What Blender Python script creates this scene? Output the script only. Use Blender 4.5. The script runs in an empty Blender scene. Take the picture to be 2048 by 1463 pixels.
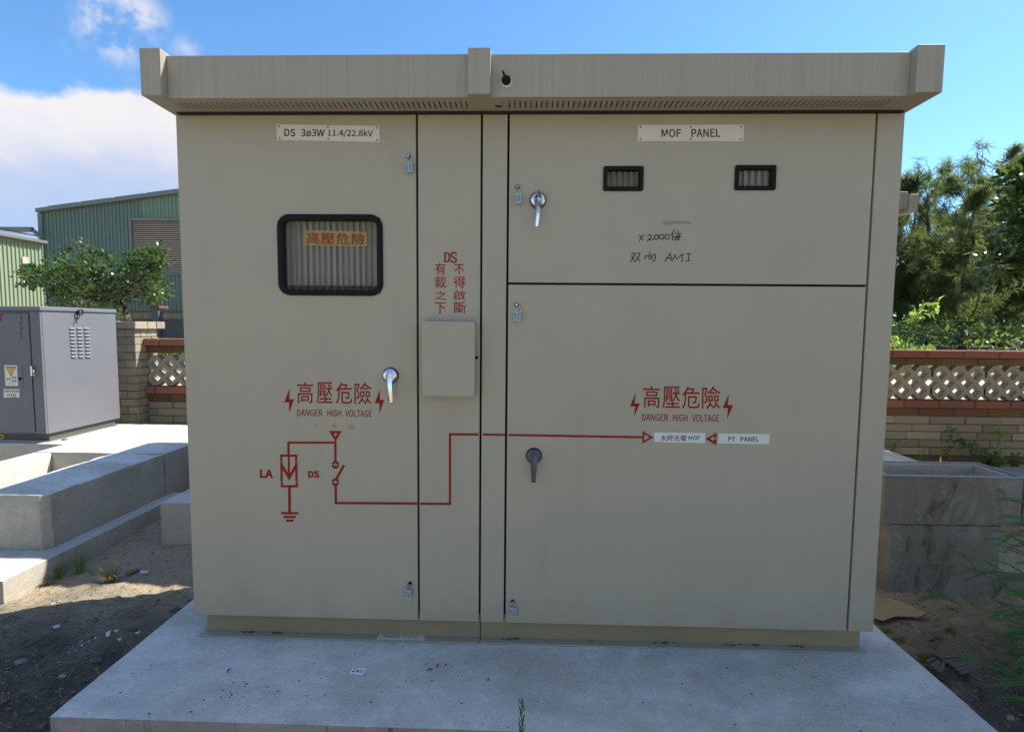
import bpy, bmesh, math, random
from mathutils import Vector, Matrix, noise
import numpy as np
random.seed(7)
scene = bpy.context.scene
COL = scene.collection
# ------------------------------------------------------------------ camera
CAM = np.array([0.0658, -2.2654, 1.4232]); YAW, PIT, ROL, F = 0.0291, -0.0743, -0.0090, 1060.0
def _rot(y, p, r):
    cy, sy, cp, sp, cr, sr = math.cos(y), math.sin(y), math.cos(p), math.sin(p), math.cos(r), math.sin(r)
    return (np.array([[cy,-sy,0],[sy,cy,0],[0,0,1]]) @ np.array([[1,0,0],[0,cp,-sp],[0,sp,cp]])
            @ np.array([[cr,0,sr],[0,1,0],[-sr,0,cr]]))
R = _rot(YAW, PIT, ROL)
cd = bpy.data.cameras.new('camera'); cam = bpy.data.objects.new('camera', cd); COL.objects.link(cam)
cd.sensor_fit = 'HORIZONTAL'; cd.sensor_width = 36; cd.lens = F/2048*36; cd.clip_start = .02; cd.clip_end = 3000
M = Matrix.Identity(4)
for i in range(3):
    M[i][0] = R[i,0]; M[i][1] = R[i,2]; M[i][2] = -R[i,1]; M[i][3] = CAM[i]
cam.matrix_world = M; scene.camera = cam
# ------------------------------------------------------------------ sky, sun, exposure
SUNV = Vector((.75, .375, 1.0)).normalized()          # towards the sun
EL = math.asin(SUNV.z); AZ = math.atan2(SUNV.x, SUNV.y)
world = bpy.data.worlds.new('World'); scene.world = world; world.use_nodes = True
SKY_STRENGTH, SUN_STRENGTH, EXPOSURE = 0.12, 4.4, 1.0
def build_world():
    nt = world.node_tree; nt.nodes.clear(); N = nt.nodes; L = nt.links
    out = N.new('ShaderNodeOutputWorld'); bg = N.new('ShaderNodeBackground'); bg.inputs[1].default_value = SKY_STRENGTH
    sky = N.new('ShaderNodeTexSky'); sky.sky_type = 'NISHITA'; sky.sun_disc = False
    sky.sun_elevation = EL; sky.sun_rotation = AZ; sky.air_density = 1.0; sky.dust_density = .3; sky.ozone_density = 1.6; sky.altitude = 0
    tc = N.new('ShaderNodeTexCoord'); nrm = N.new('ShaderNodeVectorMath'); nrm.operation = 'NORMALIZE'
    L.new(tc.outputs['Generated'], nrm.inputs[0])
    sep = N.new('ShaderNodeSeparateXYZ'); L.new(nrm.outputs[0], sep.inputs[0])
    def math_(op, a, b=None, c=None, clamp=False):
        m = N.new('ShaderNodeMath'); m.operation = op; m.use_clamp = clamp
        for i, v in enumerate((a, b, c)):
            if v is None: continue
            if isinstance(v, (int, float)): m.inputs[i].default_value = v
            else: L.new(v, m.inputs[i])
        return m.outputs[0]
    def rng(v, a, b, c=0., d=1., t='SMOOTHSTEP'):
        m = N.new('ShaderNodeMapRange'); m.interpolation_type = t
        L.new(v, m.inputs[0]); m.inputs[1].default_value = a; m.inputs[2].default_value = b
        m.inputs[3].default_value = c; m.inputs[4].default_value = d
        return m.outputs[0]
    def noi(scale, detail, rough, off=(0,0,0), sc=(1,1,1), dist=0):
        mp = N.new('ShaderNodeMapping'); L.new(nrm.outputs[0], mp.inputs[0]); mp.inputs['Location'].default_value = off; mp.inputs['Scale'].default_value = sc
        n = N.new('ShaderNodeTexNoise'); n.inputs['Scale'].default_value = scale; n.inputs['Detail'].default_value = detail
        n.inputs['Roughness'].default_value = rough; n.inputs['Distortion'].default_value = dist
        L.new(mp.outputs[0], n.inputs[0]); return n.outputs[0]
    # cumulus bank low in the western half of the sky
    n1 = noi(9.0, 10, .62, (3.1, 0, 0), (1, 1, 1.5))
    n2 = noi(2.6, 3, .5, (1.7, 5, 0))
    az = math_('ARCTAN2', sep.outputs[0], sep.outputs[1])
    topel = math_('ADD', math_('MULTIPLY', math_('SUBTRACT', n1, .5), .085), math_('MINIMUM', .336, math_('MAXIMUM', .20, math_('MULTIPLY_ADD', az, .22, .477))))
    azm = math_('ABSOLUTE', math_('ADD', az, 1.15))
    topel = math_('SUBTRACT', topel, rng(azm, .55, 1.0, 0, .34))
    bank = rng(math_('SUBTRACT', topel, sep.outputs[2]), -.003, .018)
    # loose wisps above
    def blob(px, py, r0, r1):
        d = R @ np.array([(px-1024)/F, 1, -(py-731.5)/F]); d /= np.linalg.norm(d)
        s = N.new('ShaderNodeVectorMath'); s.operation = 'DISTANCE'; L.new(nrm.outputs[0], s.inputs[0]); s.inputs[1].default_value = tuple(d)
        return rng(s.outputs['Value'], r0, r1, 1, 0)
    w1 = noi(16, 9, .62, (0, 2, 1)); w2 = noi(13, 9, .62, (4, 2, 6))
    wisp = math_('MAXIMUM', math_('MULTIPLY', blob(225, 55, .01, .06), rng(w1, .40, .62)), math_('MULTIPLY', blob(150, 78, .0, .032), rng(w2, .4, .7, 0, .45)))
    wisp = math_('MAXIMUM', wisp, math_('MULTIPLY', blob(275, 30, .0, .05), rng(w1, .38, .6, 0, .9)))
    wisp = math_('MAXIMUM', wisp, math_('MULTIPLY', blob(372, 100, .0, .03), rng(w2, .4, .7, 0, .7)))
    wisp = math_('MAXIMUM', wisp, math_('MULTIPLY', blob(280, 150, .0, .07), rng(w1, .5, .8, 0, .3)))
    far = math_('MULTIPLY', rng(noi(5, 7, .6, (9, 1, 4), (1, 1, 1.6)), .46, .62), math_('MAXIMUM', rng(azm, .9, 1.7), rng(sep.outputs[2], .62, .8)))  # scattered cloud out of view, added to lift and whiten the fill light
    far = math_('MULTIPLY', far, math_('MAXIMUM', rng(math_('ABSOLUTE', az), 1.0, 1.5), rng(sep.outputs[2], .62, .8)))
    cov = math_('MAXIMUM', math_('MAXIMUM', bank, wisp), math_('MULTIPLY', far, .7), clamp=True)
    cov = math_('MINIMUM', cov, 1.0)
    cov = math_('MULTIPLY', cov, rng(sep.outputs[2], -.02, .03))
    # inside the bank: bright billowed tops melting into blue haze lower down
    depth = math_('SUBTRACT', topel, sep.outputs[2])
    low = rng(depth, .02, .17)
    tone = math_('SUBTRACT', 1.0, math_('MULTIPLY', low, .72))
    tone = math_('ADD', tone, math_('MULTIPLY', math_('SUBTRACT', noi(11, 8, .6, (0, 7, 2), (1,1,1.8)), .5), .6), clamp=True)
    cr = N.new('ShaderNodeValToRGB'); L.new(tone, cr.inputs[0])
    e = cr.color_ramp.elements; e[0].color = (.46, .66, .98, 1); e[0].position = .15; e[1].color = (.99, .96, .99, 1); e[1].position = .95
    m = cr.color_ramp.elements.new(.55); m.color = (.66, .74, .97, 1)
    gain = 1.0/(SKY_STRENGTH*2**EXPOSURE)
    cs = N.new('ShaderNodeVectorMath'); cs.operation = 'SCALE'; L.new(cr.outputs[0], cs.inputs[0]); cs.inputs['Scale'].default_value = gain*.93
    mix = N.new('ShaderNodeMix'); mix.data_type = 'RGBA'; L.new(cov, mix.inputs[0])
    tint = N.new('ShaderNodeMix'); tint.data_type = 'RGBA'; tint.blend_type = 'MULTIPLY'; tint.inputs[0].default_value = 1
    tint.inputs[7].default_value = SKYTINT
    L.new(sky.outputs[0], tint.inputs[6])
    L.new(tint.outputs[2], mix.inputs[6]); L.new(cs.outputs[0], mix.inputs[7])
    L.new(mix.outputs[2], bg.inputs[0]); L.new(bg.outputs[0], out.inputs[0])
SKYTINT = (.54, .80, .98, 1)
build_world()
sd = bpy.data.lights.new('sun', 'SUN'); sd.energy = SUN_STRENGTH; sd.angle = math.radians(.53); sd.color = (1, .95, .87)
sun = bpy.data.objects.new('sun', sd); COL.objects.link(sun); sun.rotation_euler = SUNV.to_track_quat('Z', 'Y').to_euler(); sun.location = (8, 4, 10)
vs = scene.view_settings; vs.view_transform = 'Standard'; vs.look = 'None'; vs.exposure = EXPOSURE; vs.gamma = 1; vs.use_curve_mapping = False
scene.cycles.max_bounces = 8; scene.cycles.transparent_max_bounces = 24; scene.cycles.use_denoising = True

# ------------------------------------------------------------------ pixel rays
def ray(px, py): return R @ np.array([(px-1024)/F, 1, -(py-731.5)/F])
def _hit(px, py, ax, v):
    d = ray(px, py); t = (v-CAM[ax])/d[ax]; p = CAM+d*t; return Vector(p)
def atz(px, py, z): return _hit(px, py, 2, z)
def aty(px, py, y=0.0): return _hit(px, py, 1, y)
def atx(px, py, x): return _hit(px, py, 0, x)

# ------------------------------------------------------------------ materials
MATS = {}
def _nt(name):
    m = bpy.data.materials.new(name); m.use_nodes = True; nt = m.node_tree; nt.nodes.clear()
    o = nt.nodes.new('ShaderNodeOutputMaterial'); b = nt.nodes.new('ShaderNodeBsdfPrincipled'); nt.links.new(b.outputs[0], o.inputs[0])
    return m, nt, b
def noisetex(nt, scale, detail=6, rough=.6, vec=(1,1,1), world=False, dist=0, rotz=0):
    tc = nt.nodes.new('ShaderNodeTexCoord') if not world else nt.nodes.new('ShaderNodeNewGeometry')
    mp = nt.nodes.new('ShaderNodeMapping'); mp.inputs['Scale'].default_value = vec; mp.inputs['Rotation'].default_value = (0,0,rotz)
    nt.links.new(tc.outputs['Object' if not world else 'Position'], mp.inputs[0])
    n = nt.nodes.new('ShaderNodeTexNoise'); n.inputs['Scale'].default_value = scale; n.inputs['Detail'].default_value = detail
    n.inputs['Roughness'].default_value = rough; n.inputs['Distortion'].default_value = dist
    nt.links.new(mp.outputs[0], n.inputs[0]); return n.outputs[0]
def ramp(nt, fac, stops):
    r = nt.nodes.new('ShaderNodeValToRGB'); nt.links.new(fac, r.inputs[0]); el = r.color_ramp.elements
    while len(el) < len(stops): el.new(.5)
    for e, (p, c) in zip(el, stops): e.position = p; e.color = tuple(c)+((1,) if len(c) == 3 else ())
    return r.outputs[0]
def mixc(nt, a, b, f, mode='MIX'):
    m = nt.nodes.new('ShaderNodeMix'); m.data_type = 'RGBA'; m.blend_type = mode
    for sock, v in ((m.inputs[0], f), (m.inputs[6], a), (m.inputs[7], b)):
        if isinstance(v, (int, float)): sock.default_value = v
        elif isinstance(v, (tuple, list)): sock.default_value = tuple(v)+((1,) if len(v) == 3 else ())
        else: nt.links.new(v, sock)
    return m.outputs[2]
def bumpn(nt, b, h, strength=.3, dist=.01, prev=None):
    n = nt.nodes.new('ShaderNodeBump'); n.inputs['Strength'].default_value = strength; n.inputs['Distance'].default_value = dist
    nt.links.new(h, n.inputs['Height'])
    if prev is not None: nt.links.new(prev, n.inputs['Normal'])
    nt.links.new(n.outputs[0], b.inputs['Normal']); return n.outputs[0]
def setc(nt, sock, v):
    if isinstance(v, (tuple, list)): sock.default_value = tuple(v)+((1,) if len(v) == 3 else ())
    else: nt.links.new(v, sock)
def simple(name, col, rough=.6, metal=0., var=0., scale=30, bump=0., spec=.5, obrand=0.):
    if name in MATS: return MATS[name]
    m, nt, b = _nt(name); c = col
    if var: c = mixc(nt, tuple(x*(1-var) for x in col), tuple(min(1, x*(1+var)) for x in col), noisetex(nt, scale))
    if obrand:
        oi = nt.nodes.new('ShaderNodeObjectInfo')
        c = mixc(nt, c, ramp(nt, oi.outputs['Random'], [(0, (1-obrand,)*3), (1, (1+obrand*.6,)*3)]), 1.0, 'MULTIPLY')
    setc(nt, b.inputs['Base Color'], c); b.inputs['Roughness'].default_value = rough; b.inputs['Metallic'].default_value = metal
    b.inputs['Specular IOR Level'].default_value = spec
    if bump: bumpn(nt, b, noisetex(nt, scale*2.5, 4), bump, .003)
    MATS[name] = m; return m
def paint(name, col, rough=.5, streak=0., dirt=.06, peel=.03, spec=.4):
    """coated steel sheet: faint mottling, orange peel, optional rain streaks"""
    m, nt, b = _nt(name)
    c = mixc(nt, col, tuple(x*(1-dirt) for x in col), ramp(nt, noisetex(nt, 2.2, 5, .6, world=True), [(.35, (0,)*3), (.7, (1,)*3)]))
    sp = ramp(nt, noisetex(nt, 170, 2, .5, world=True), [(.73, (0,)*3), (.78, (1,)*3)])
    sp2 = mixc(nt, (0,0,0), sp, ramp(nt, noisetex(nt, 9, 3, .5, world=True), [(.5, (0,)*3), (.65, (.4,)*3)]))
    c = mixc(nt, c, tuple(x*.5 for x in col), sp2)
    if streak:
        s1 = ramp(nt, noisetex(nt, 1, 4, .75, (95, 95, .9), world=True), [(.42, (0,)*3), (.68, (1,)*3)])
        s2 = ramp(nt, noisetex(nt, 1, 5, .8, (16, 16, 1.2), world=True), [(.4, (0,)*3), (.75, (1,)*3)])
        c = mixc(nt, c, tuple(x*(1-streak) for x in col), s1)
        c = mixc(nt, c, tuple(x*(1-streak*.35) for x in col), s2)
    if name == 'beige_paint':   # splashed dust low on the doors
        g = nt.nodes.new('ShaderNodeNewGeometry'); sx = nt.nodes.new('ShaderNodeSeparateXYZ'); nt.links.new(g.outputs['Position'], sx.inputs[0])
        m1 = nt.nodes.new('ShaderNodeMath'); m1.operation = 'MULTIPLY_ADD'; nt.links.new(noisetex(nt, 4, 7, .75, world=True), m1.inputs[0]); m1.inputs[1].default_value = .5; nt.links.new(sx.outputs[2], m1.inputs[2])
        c = mixc(nt, c, (.25, .205, .14), ramp(nt, m1.outputs[0], [(.30, (.4,)*3), (.52, (0,)*3)]))
        lg = ramp(nt, noisetex(nt, 1, 5, .7, (11, 11, .7), world=True), [(.56, (0,)*3), (.74, (.35,)*3)])
        c = mixc(nt, c, tuple(x*.78 for x in col), lg)
    setc(nt, b.inputs['Base Color'], c)
    rr = ramp(nt, noisetex(nt, 6, 4, .6, world=True), [(.3, (rough-.06,)*3), (.7, (rough+.1,)*3)]); nt.links.new(rr, b.inputs['Roughness'])
    b.inputs['Specular IOR Level'].default_value = spec
    p = bumpn(nt, b, noisetex(nt, 420, 2, .5, world=True), peel, .001)
    bumpn(nt, b, noisetex(nt, 1.6, 2, .5, world=True), .10, .02, p)
    MATS[name] = m; return m
def concrete(name, col, dark, speck=.5, stain=.3, bump=.35, form=False, rust=None):
    m, nt, b = _nt(name)
    c = mixc(nt, col, dark, ramp(nt, noisetex(nt, 1.7, 8, .68, world=True), [(.38, (0,)*3), (.66, (1,)*3)]))
    c = mixc(nt, c, tuple(x*.78 for x in col), ramp(nt, noisetex(nt, 22, 8, .75, world=True), [(.45, (0,)*3), (.75, (stain*1.6,)*3)]))
    c = mixc(nt, c, tuple(min(.9, x*1.12) for x in col), ramp(nt, noisetex(nt, 5, 9, .8, world=True, dist=1.5), [(.5, (0,)*3), (.7, (.7,)*3)]))
    c = mixc(nt, c, tuple(x*.62 for x in dark), ramp(nt, noisetex(nt, 3.3, 10, .78, world=True, dist=.5), [(.53, (0,)*3), (.68, (stain*1.1,)*3)]))
    c = mixc(nt, c, tuple(x*.55 for x in dark), ramp(nt, noisetex(nt, 75, 4, .7, world=True), [(.56, (0,)*3), (.68, (.55,)*3)]))
    c = mixc(nt, c, tuple(min(.85, x*1.25) for x in col), ramp(nt, noisetex(nt, 52, 4, .7, world=True), [(.6, (0,)*3), (.72, (.6,)*3)]))
    v = nt.nodes.new('ShaderNodeTexVoronoi'); v.inputs['Scale'].default_value = 38; g = nt.nodes.new('ShaderNodeNewGeometry'); nt.links.new(g.outputs['Position'], v.inputs[0])
    dots = ramp(nt, v.outputs['Distance'], [(.09, (1,)*3), (.15, (0,)*3)])
    dots = mixc(nt, (0,)*3, dots, ramp(nt, noisetex(nt, 14, 3, .6, world=True), [(.5, (0,)*3), (.62, (speck,)*3)]))
    c = mixc(nt, c, tuple(x*.25 for x in col), dots)
    if rust:
        st = ramp(nt, noisetex(nt, 1, 7, .7, (2.6, 2.6, 1.9), world=True, dist=1.2), [(.46, (0,)*3), (.56, (1,)*3)])
        c = mixc(nt, c, rust, st)
        st = ramp(nt, noisetex(nt, 1, 6, .75, (4.5, 4.5, 1.8), world=True, dist=.8), [(.53, (0,)*3), (.63, (.8,)*3)])
        c = mixc(nt, c, tuple(x*.36 for x in dark), st)
    if name == 'pad_concrete':   # dried puddle rings and hairline cracks
        w = ramp(nt, noisetex(nt, 1.1, 5, .6, (1, 2.6, 1), world=True), [(.46, (0,)*3), (.62, (.85,)*3)])
        f_ = ramp(nt, noisetex(nt, 95, 5, .8, world=True), [(.42, (0,)*3), (.58, (1,)*3)])
        c = mixc(nt, c, (.36, .32, .275), mixc(nt, (0, 0, 0), w, f_))
        c = mixc(nt, c, (.50, .46, .41), mixc(nt, (0, 0, 0), w, .5))
        w2 = ramp(nt, noisetex(nt, 2.3, 9, .72, (1, 1.8, 1), world=True, dist=.6), [(.60, (0,)*3), (.70, (.55,)*3)])
        c = mixc(nt, c, (.20, .175, .145), mixc(nt, (0, 0, 0), w2, ramp(nt, noisetex(nt, 60, 5, .8, world=True), [(.45, (0,)*3), (.55, (1,)*3)])))
    if name == 'pad_side_concrete':
        w = noisetex(nt, 1, 4, .7, (26, 26, 1.5), world=True)
        c = mixc(nt, c, (.10, .09, .075), ramp(nt, w, [(.60, (0,)*3), (.66, (.8,)*3)]))
    setc(nt, b.inputs['Base Color'], c); b.inputs['Roughness'].default_value = .9; b.inputs['Specular IOR Level'].default_value = .25
    p = bumpn(nt, b, noisetex(nt, 160, 5, .7, world=True), bump, .004)
    p = bumpn(nt, b, noisetex(nt, 9, 7, .65, world=True), bump*.7, .02, p)
    if form: bumpn(nt, b, noisetex(nt, 1, 3, .6, (2, 2, 45), world=True), .25, .006, p)
    MATS[name] = m; return m
def leafmat(name, a, b_, rough=.45, trans=.25, scale=3.0, spec=.5):
    m, nt, b = _nt(name)
    g = noisetex(nt, scale, 5, .7, world=True)
    g2 = noisetex(nt, scale*9, 2, .5, world=True)
    c = mixc(nt, a, b_, ramp(nt, g, [(.36, (0,)*3), (.64, (1,)*3)]))
    c = mixc(nt, c, tuple(min(1, x*1.9) for x in b_), ramp(nt, g2, [(.55, (0,)*3), (.72, (.75,)*3)]))
    setc(nt, b.inputs['Base Color'], c); b.inputs['Roughness'].default_value = rough; b.inputs['Specular IOR Level'].default_value = spec
    t = nt.nodes.new('ShaderNodeBsdfTranslucent'); t2 = mixc(nt, c, (.75, 1.0, .2), .5); nt.links.new(t2, t.inputs[0])
    ms = nt.nodes.new('ShaderNodeMixShader'); ms.inputs[0].default_value = trans
    nt.links.new(b.outputs[0], ms.inputs[1]); nt.links.new(t.outputs[0], ms.inputs[2])
    o = [n for n in nt.nodes if n.type == 'OUTPUT_MATERIAL'][0]; nt.links.new(ms.outputs[0], o.inputs[0])
    MATS[name] = m; return m
BEIGE = (.418, .398, .308)
m_paint = paint('beige_paint', BEIGE, .42)
m_fascia = paint('beige_paint_streaked', (.40, .375, .295), .5, streak=.24, dirt=.1)
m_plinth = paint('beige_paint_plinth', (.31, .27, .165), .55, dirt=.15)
m_dark = simple('gap_black', (.012, .012, .013), .7)
m_rubber = simple('black_rubber', (.012, .011, .010), .7, spec=.2)
m_red = simple('red_stencil_paint', (.29, .018, .010), .6, var=.3, scale=60, spec=.2)
m_redtext = simple('red_brush_paint', (.28, .016, .009), .65, var=.35, scale=90, spec=.2)
m_ink = simple('black_ink', (.012, .012, .014), .6)
m_ghost = simple('ghost_paint', (.27, .255, .24), .55, var=.06)
m_plate = simple('ivory_plate', (.66, .65, .56), .35, var=.05, scale=14)
m_sticker = simple('white_sticker', (.66, .72, .69), .4, var=.03, scale=14)
m_chrome = simple('chrome', (.78, .78, .8), .10, 1.0, var=.05, scale=40)
m_steel = simple('dull_steel', (.42, .42, .42), .35, 1.0)
m_brass = simple('tan_filler', (.36, .30, .17), .7, var=.3, scale=200)
m_lock = simple('laminated_lock', (.34, .46, .52), .45, .2, var=.12, scale=90)
m_lockink = simple('lock_print', (.03, .07, .09), .6)
m_pad = concrete('pad_concrete', (.74, .71, .66), (.54, .52, .48), .9, .45, .6)
m_padside = concrete('pad_side_concrete', (.40, .36, .30), (.28, .25, .21), .3, .4, .4)
m_conc = concrete('pale_concrete', (.56, .54, .50), (.46, .44, .40), .4, .35)
m_conc_s = concrete('formed_concrete', (.50, .46, .385), (.38, .35, .29), .5, .4, .4, form=True)
m_trough = concrete('weathered_concrete', (.30, .285, .25), (.19, .18, .16), .5, .6, .5, form=True, rust=(.215, .20, .165))
m_mortar = simple('mortar', (.09, .085, .075), .95, var=.2, scale=40, bump=.3)
m_brick_g = simple('grey_brick', (.32, .275, .20), .92, var=.22, scale=26, bump=.5, obrand=.28, spec=.2)
m_brick_t = simple('tan_brick', (.33, .285, .205), .92, var=.22, scale=26, bump=.5, obrand=.2, spec=.2)
m_brick_r = simple('red_brick', (.28, .118, .078), .9, var=.28, scale=26, bump=.5, obrand=.2, spec=.2)
m_brick_d = simple('dark_red_brick', (.17, .095, .06), .92, var=.35, scale=20, bump=.5, obrand=.2, spec=.2)  # darker red for recessed courses, a lower band and the far copings
m_lattice = simple('lattice_concrete', (.33, .295, .235), .95, var=.2, scale=20, bump=.4, spec=.2)
m_grey = paint('grey_paint', (.165, .17, .185), .45, streak=.05, dirt=.1)
m_greyd = paint('grey_door_paint', (.155, .158, .165), .5, dirt=.1)
m_green = paint('green_cladding', (.155, .215, .165), .5, dirt=.12, peel=.0)
m_green2 = paint('lit_green_cladding', (.19, .28, .19), .5, dirt=.08, peel=.0)  # lighter copy of the green for cladding beyond the shade edge
m_green3 = paint('yellow_green_cladding', (.25, .31, .195), .5, dirt=.06, peel=.0)
m_trim = simple('grey_trim', (.16, .18, .17), .5)
m_slat = simple('beige_slat', (.85, .58, .40), .6, var=.1)
m_solar = simple('solar_panel', (.02, .03, .05), .12)
m_bark = simple('dark_bark', (.075, .055, .04), .95, var=.4, scale=14, bump=.8)
m_bark2 = simple('pale_bark', (.20, .17, .14), .9, var=.35, scale=14, bump=.6)
m_leaf = leafmat('glossy_leaf', (.007, .026, .005), (.026, .085, .008), .22, .12, 3.2, .6)
m_leafd = leafmat('canopy_leaf', (.018, .06, .010), (.045, .13, .016), .25, .2, 2.5, .6)
m_needle = leafmat('casuarina_needle', (.016, .030, .016), (.050, .064, .026), .6, .25, .6, .3)
m_bush = leafmat('undergrowth_leaf', (.018, .06, .012), (.045, .11, .022), .45, .25, 1.3)
m_lime = leafmat('lime_leaf', (.13, .24, .02), (.2, .34, .03), .4, .4, 3)
m_fern = leafmat('dusky_leaflet', (.014, .065, .02), (.03, .115, .028), .5, .3, 5)
m_stem = simple('green_stem', (.11, .19, .06), .8)
m_dry = simple('dry_grass', (.34, .26, .12), .8, obrand=.3)
m_grassm = leafmat('green_grass', (.05, .11, .02), (.12, .16, .04), .6, .35, 8)
m_card = simple('cardboard', (.36, .27, .17), .85, var=.15, scale=9)
m_plank = simple('grey_wood', (.13, .115, .10), .9, var=.35, scale=12, bump=.8)
m_stone = simple('pale_stone', (.30, .28, .25), .9, var=.3, scale=30, obrand=.4, bump=.4)
m_white = simple('white_litter', (.48, .49, .50), .5)
m_rustleaf = simple('dead_leaf', (.22, .12, .04), .8, obrand=.3)
m_yellow = simple('yellow_paint', (.75, .42, .03), .5)
m_ghostdark = simple('smudge', (.34, .31, .26), .6)
# thin glass: clear with fresnel reflection
gm, nt, b = _nt('pane_glass'); nt.nodes.remove(b)
tr = nt.nodes.new('ShaderNodeBsdfTransparent'); gl = nt.nodes.new('ShaderNodeBsdfGlossy'); gl.inputs['Roughness'].default_value = .02
tr.inputs[0].default_value = (.9, .93, .92, 1)
fr = nt.nodes.new('ShaderNodeFresnel'); fr.inputs[0].default_value = 1.45; ms = nt.nodes.new('ShaderNodeMixShader')
nt.links.new(fr.outputs[0], ms.inputs[0]); nt.links.new(tr.outputs[0], ms.inputs[1]); nt.links.new(gl.outputs[0], ms.inputs[2])
nt.links.new(ms.outputs[0], [n for n in nt.nodes if n.type == 'OUTPUT_MATERIAL'][0].inputs[0]); m_glass = gm
# ground
gm, nt, b = _nt('sandy_soil')
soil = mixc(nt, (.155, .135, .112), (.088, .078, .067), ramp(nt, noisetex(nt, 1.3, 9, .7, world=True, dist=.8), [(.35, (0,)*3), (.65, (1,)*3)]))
soil = mixc(nt, soil, (.24, .21, .17), ramp(nt, noisetex(nt, 7, 9, .75, world=True), [(.52, (0,)*3), (.75, (.8,)*3)]))
soil = mixc(nt, soil, (.045, .038, .032), ramp(nt, noisetex(nt, 26, 9, .8, world=True), [(.52, (0,)*3), (.68, (.8,)*3)]))
v = nt.nodes.new('ShaderNodeTexVoronoi'); v.inputs['Scale'].default_value = 75; g = nt.nodes.new('ShaderNodeNewGeometry'); nt.links.new(g.outputs['Position'], v.inputs[0])
grit = ramp(nt, v.outputs['Distance'], [(.10, (1,)*3), (.2, (0,)*3)])
grit = mixc(nt, (0,)*3, grit, ramp(nt, noisetex(nt, 6, 4, .6, world=True), [(.45, (0,)*3), (.6, (.7,)*3)]))
soil = mixc(nt, soil, (.34, .31, .27), grit)
# drier pale sand left of the pads
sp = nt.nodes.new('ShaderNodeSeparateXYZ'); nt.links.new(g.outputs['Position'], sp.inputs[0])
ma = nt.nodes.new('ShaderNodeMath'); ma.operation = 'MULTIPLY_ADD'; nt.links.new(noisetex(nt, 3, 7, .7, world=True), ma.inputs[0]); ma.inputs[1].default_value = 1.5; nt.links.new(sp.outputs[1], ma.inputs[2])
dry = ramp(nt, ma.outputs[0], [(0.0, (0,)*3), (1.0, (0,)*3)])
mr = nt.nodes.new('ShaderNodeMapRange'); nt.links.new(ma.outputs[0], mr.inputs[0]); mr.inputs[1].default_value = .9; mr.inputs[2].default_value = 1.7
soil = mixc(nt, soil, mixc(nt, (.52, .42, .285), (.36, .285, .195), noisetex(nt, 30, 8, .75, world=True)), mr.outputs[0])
soil = mixc(nt, soil, (.035, .03, .025), ramp(nt, noisetex(nt, 34, 6, .75, world=True), [(.56, (0,)*3), (.64, (.85,)*3)]))
soil = mixc(nt, soil, (.42, .36, .28), ramp(nt, noisetex(nt, 48, 5, .7, world=True), [(.62, (0,)*3), (.68, (.8,)*3)]))
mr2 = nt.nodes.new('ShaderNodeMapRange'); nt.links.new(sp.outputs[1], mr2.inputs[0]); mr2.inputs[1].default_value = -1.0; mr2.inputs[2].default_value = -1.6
soil = mixc(nt, soil, mixc(nt, (.44, .35, .24), (.34, .27, .185), noisetex(nt, 3, 8, .75, world=True)), mr2.outputs[0])  # unseen ground behind the camera, made pale to bounce warm light onto the cabinet
setc(nt, b.inputs['Base Color'], soil); b.inputs['Roughness'].default_value = .95; b.inputs['Specular IOR Level'].default_value = .15
p = bumpn(nt, b, noisetex(nt, 60, 8, .8, world=True), .9, .012)
bumpn(nt, b, noisetex(nt, 11, 8, .7, world=True), .7, .04, p)
m_soil = gm

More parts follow.
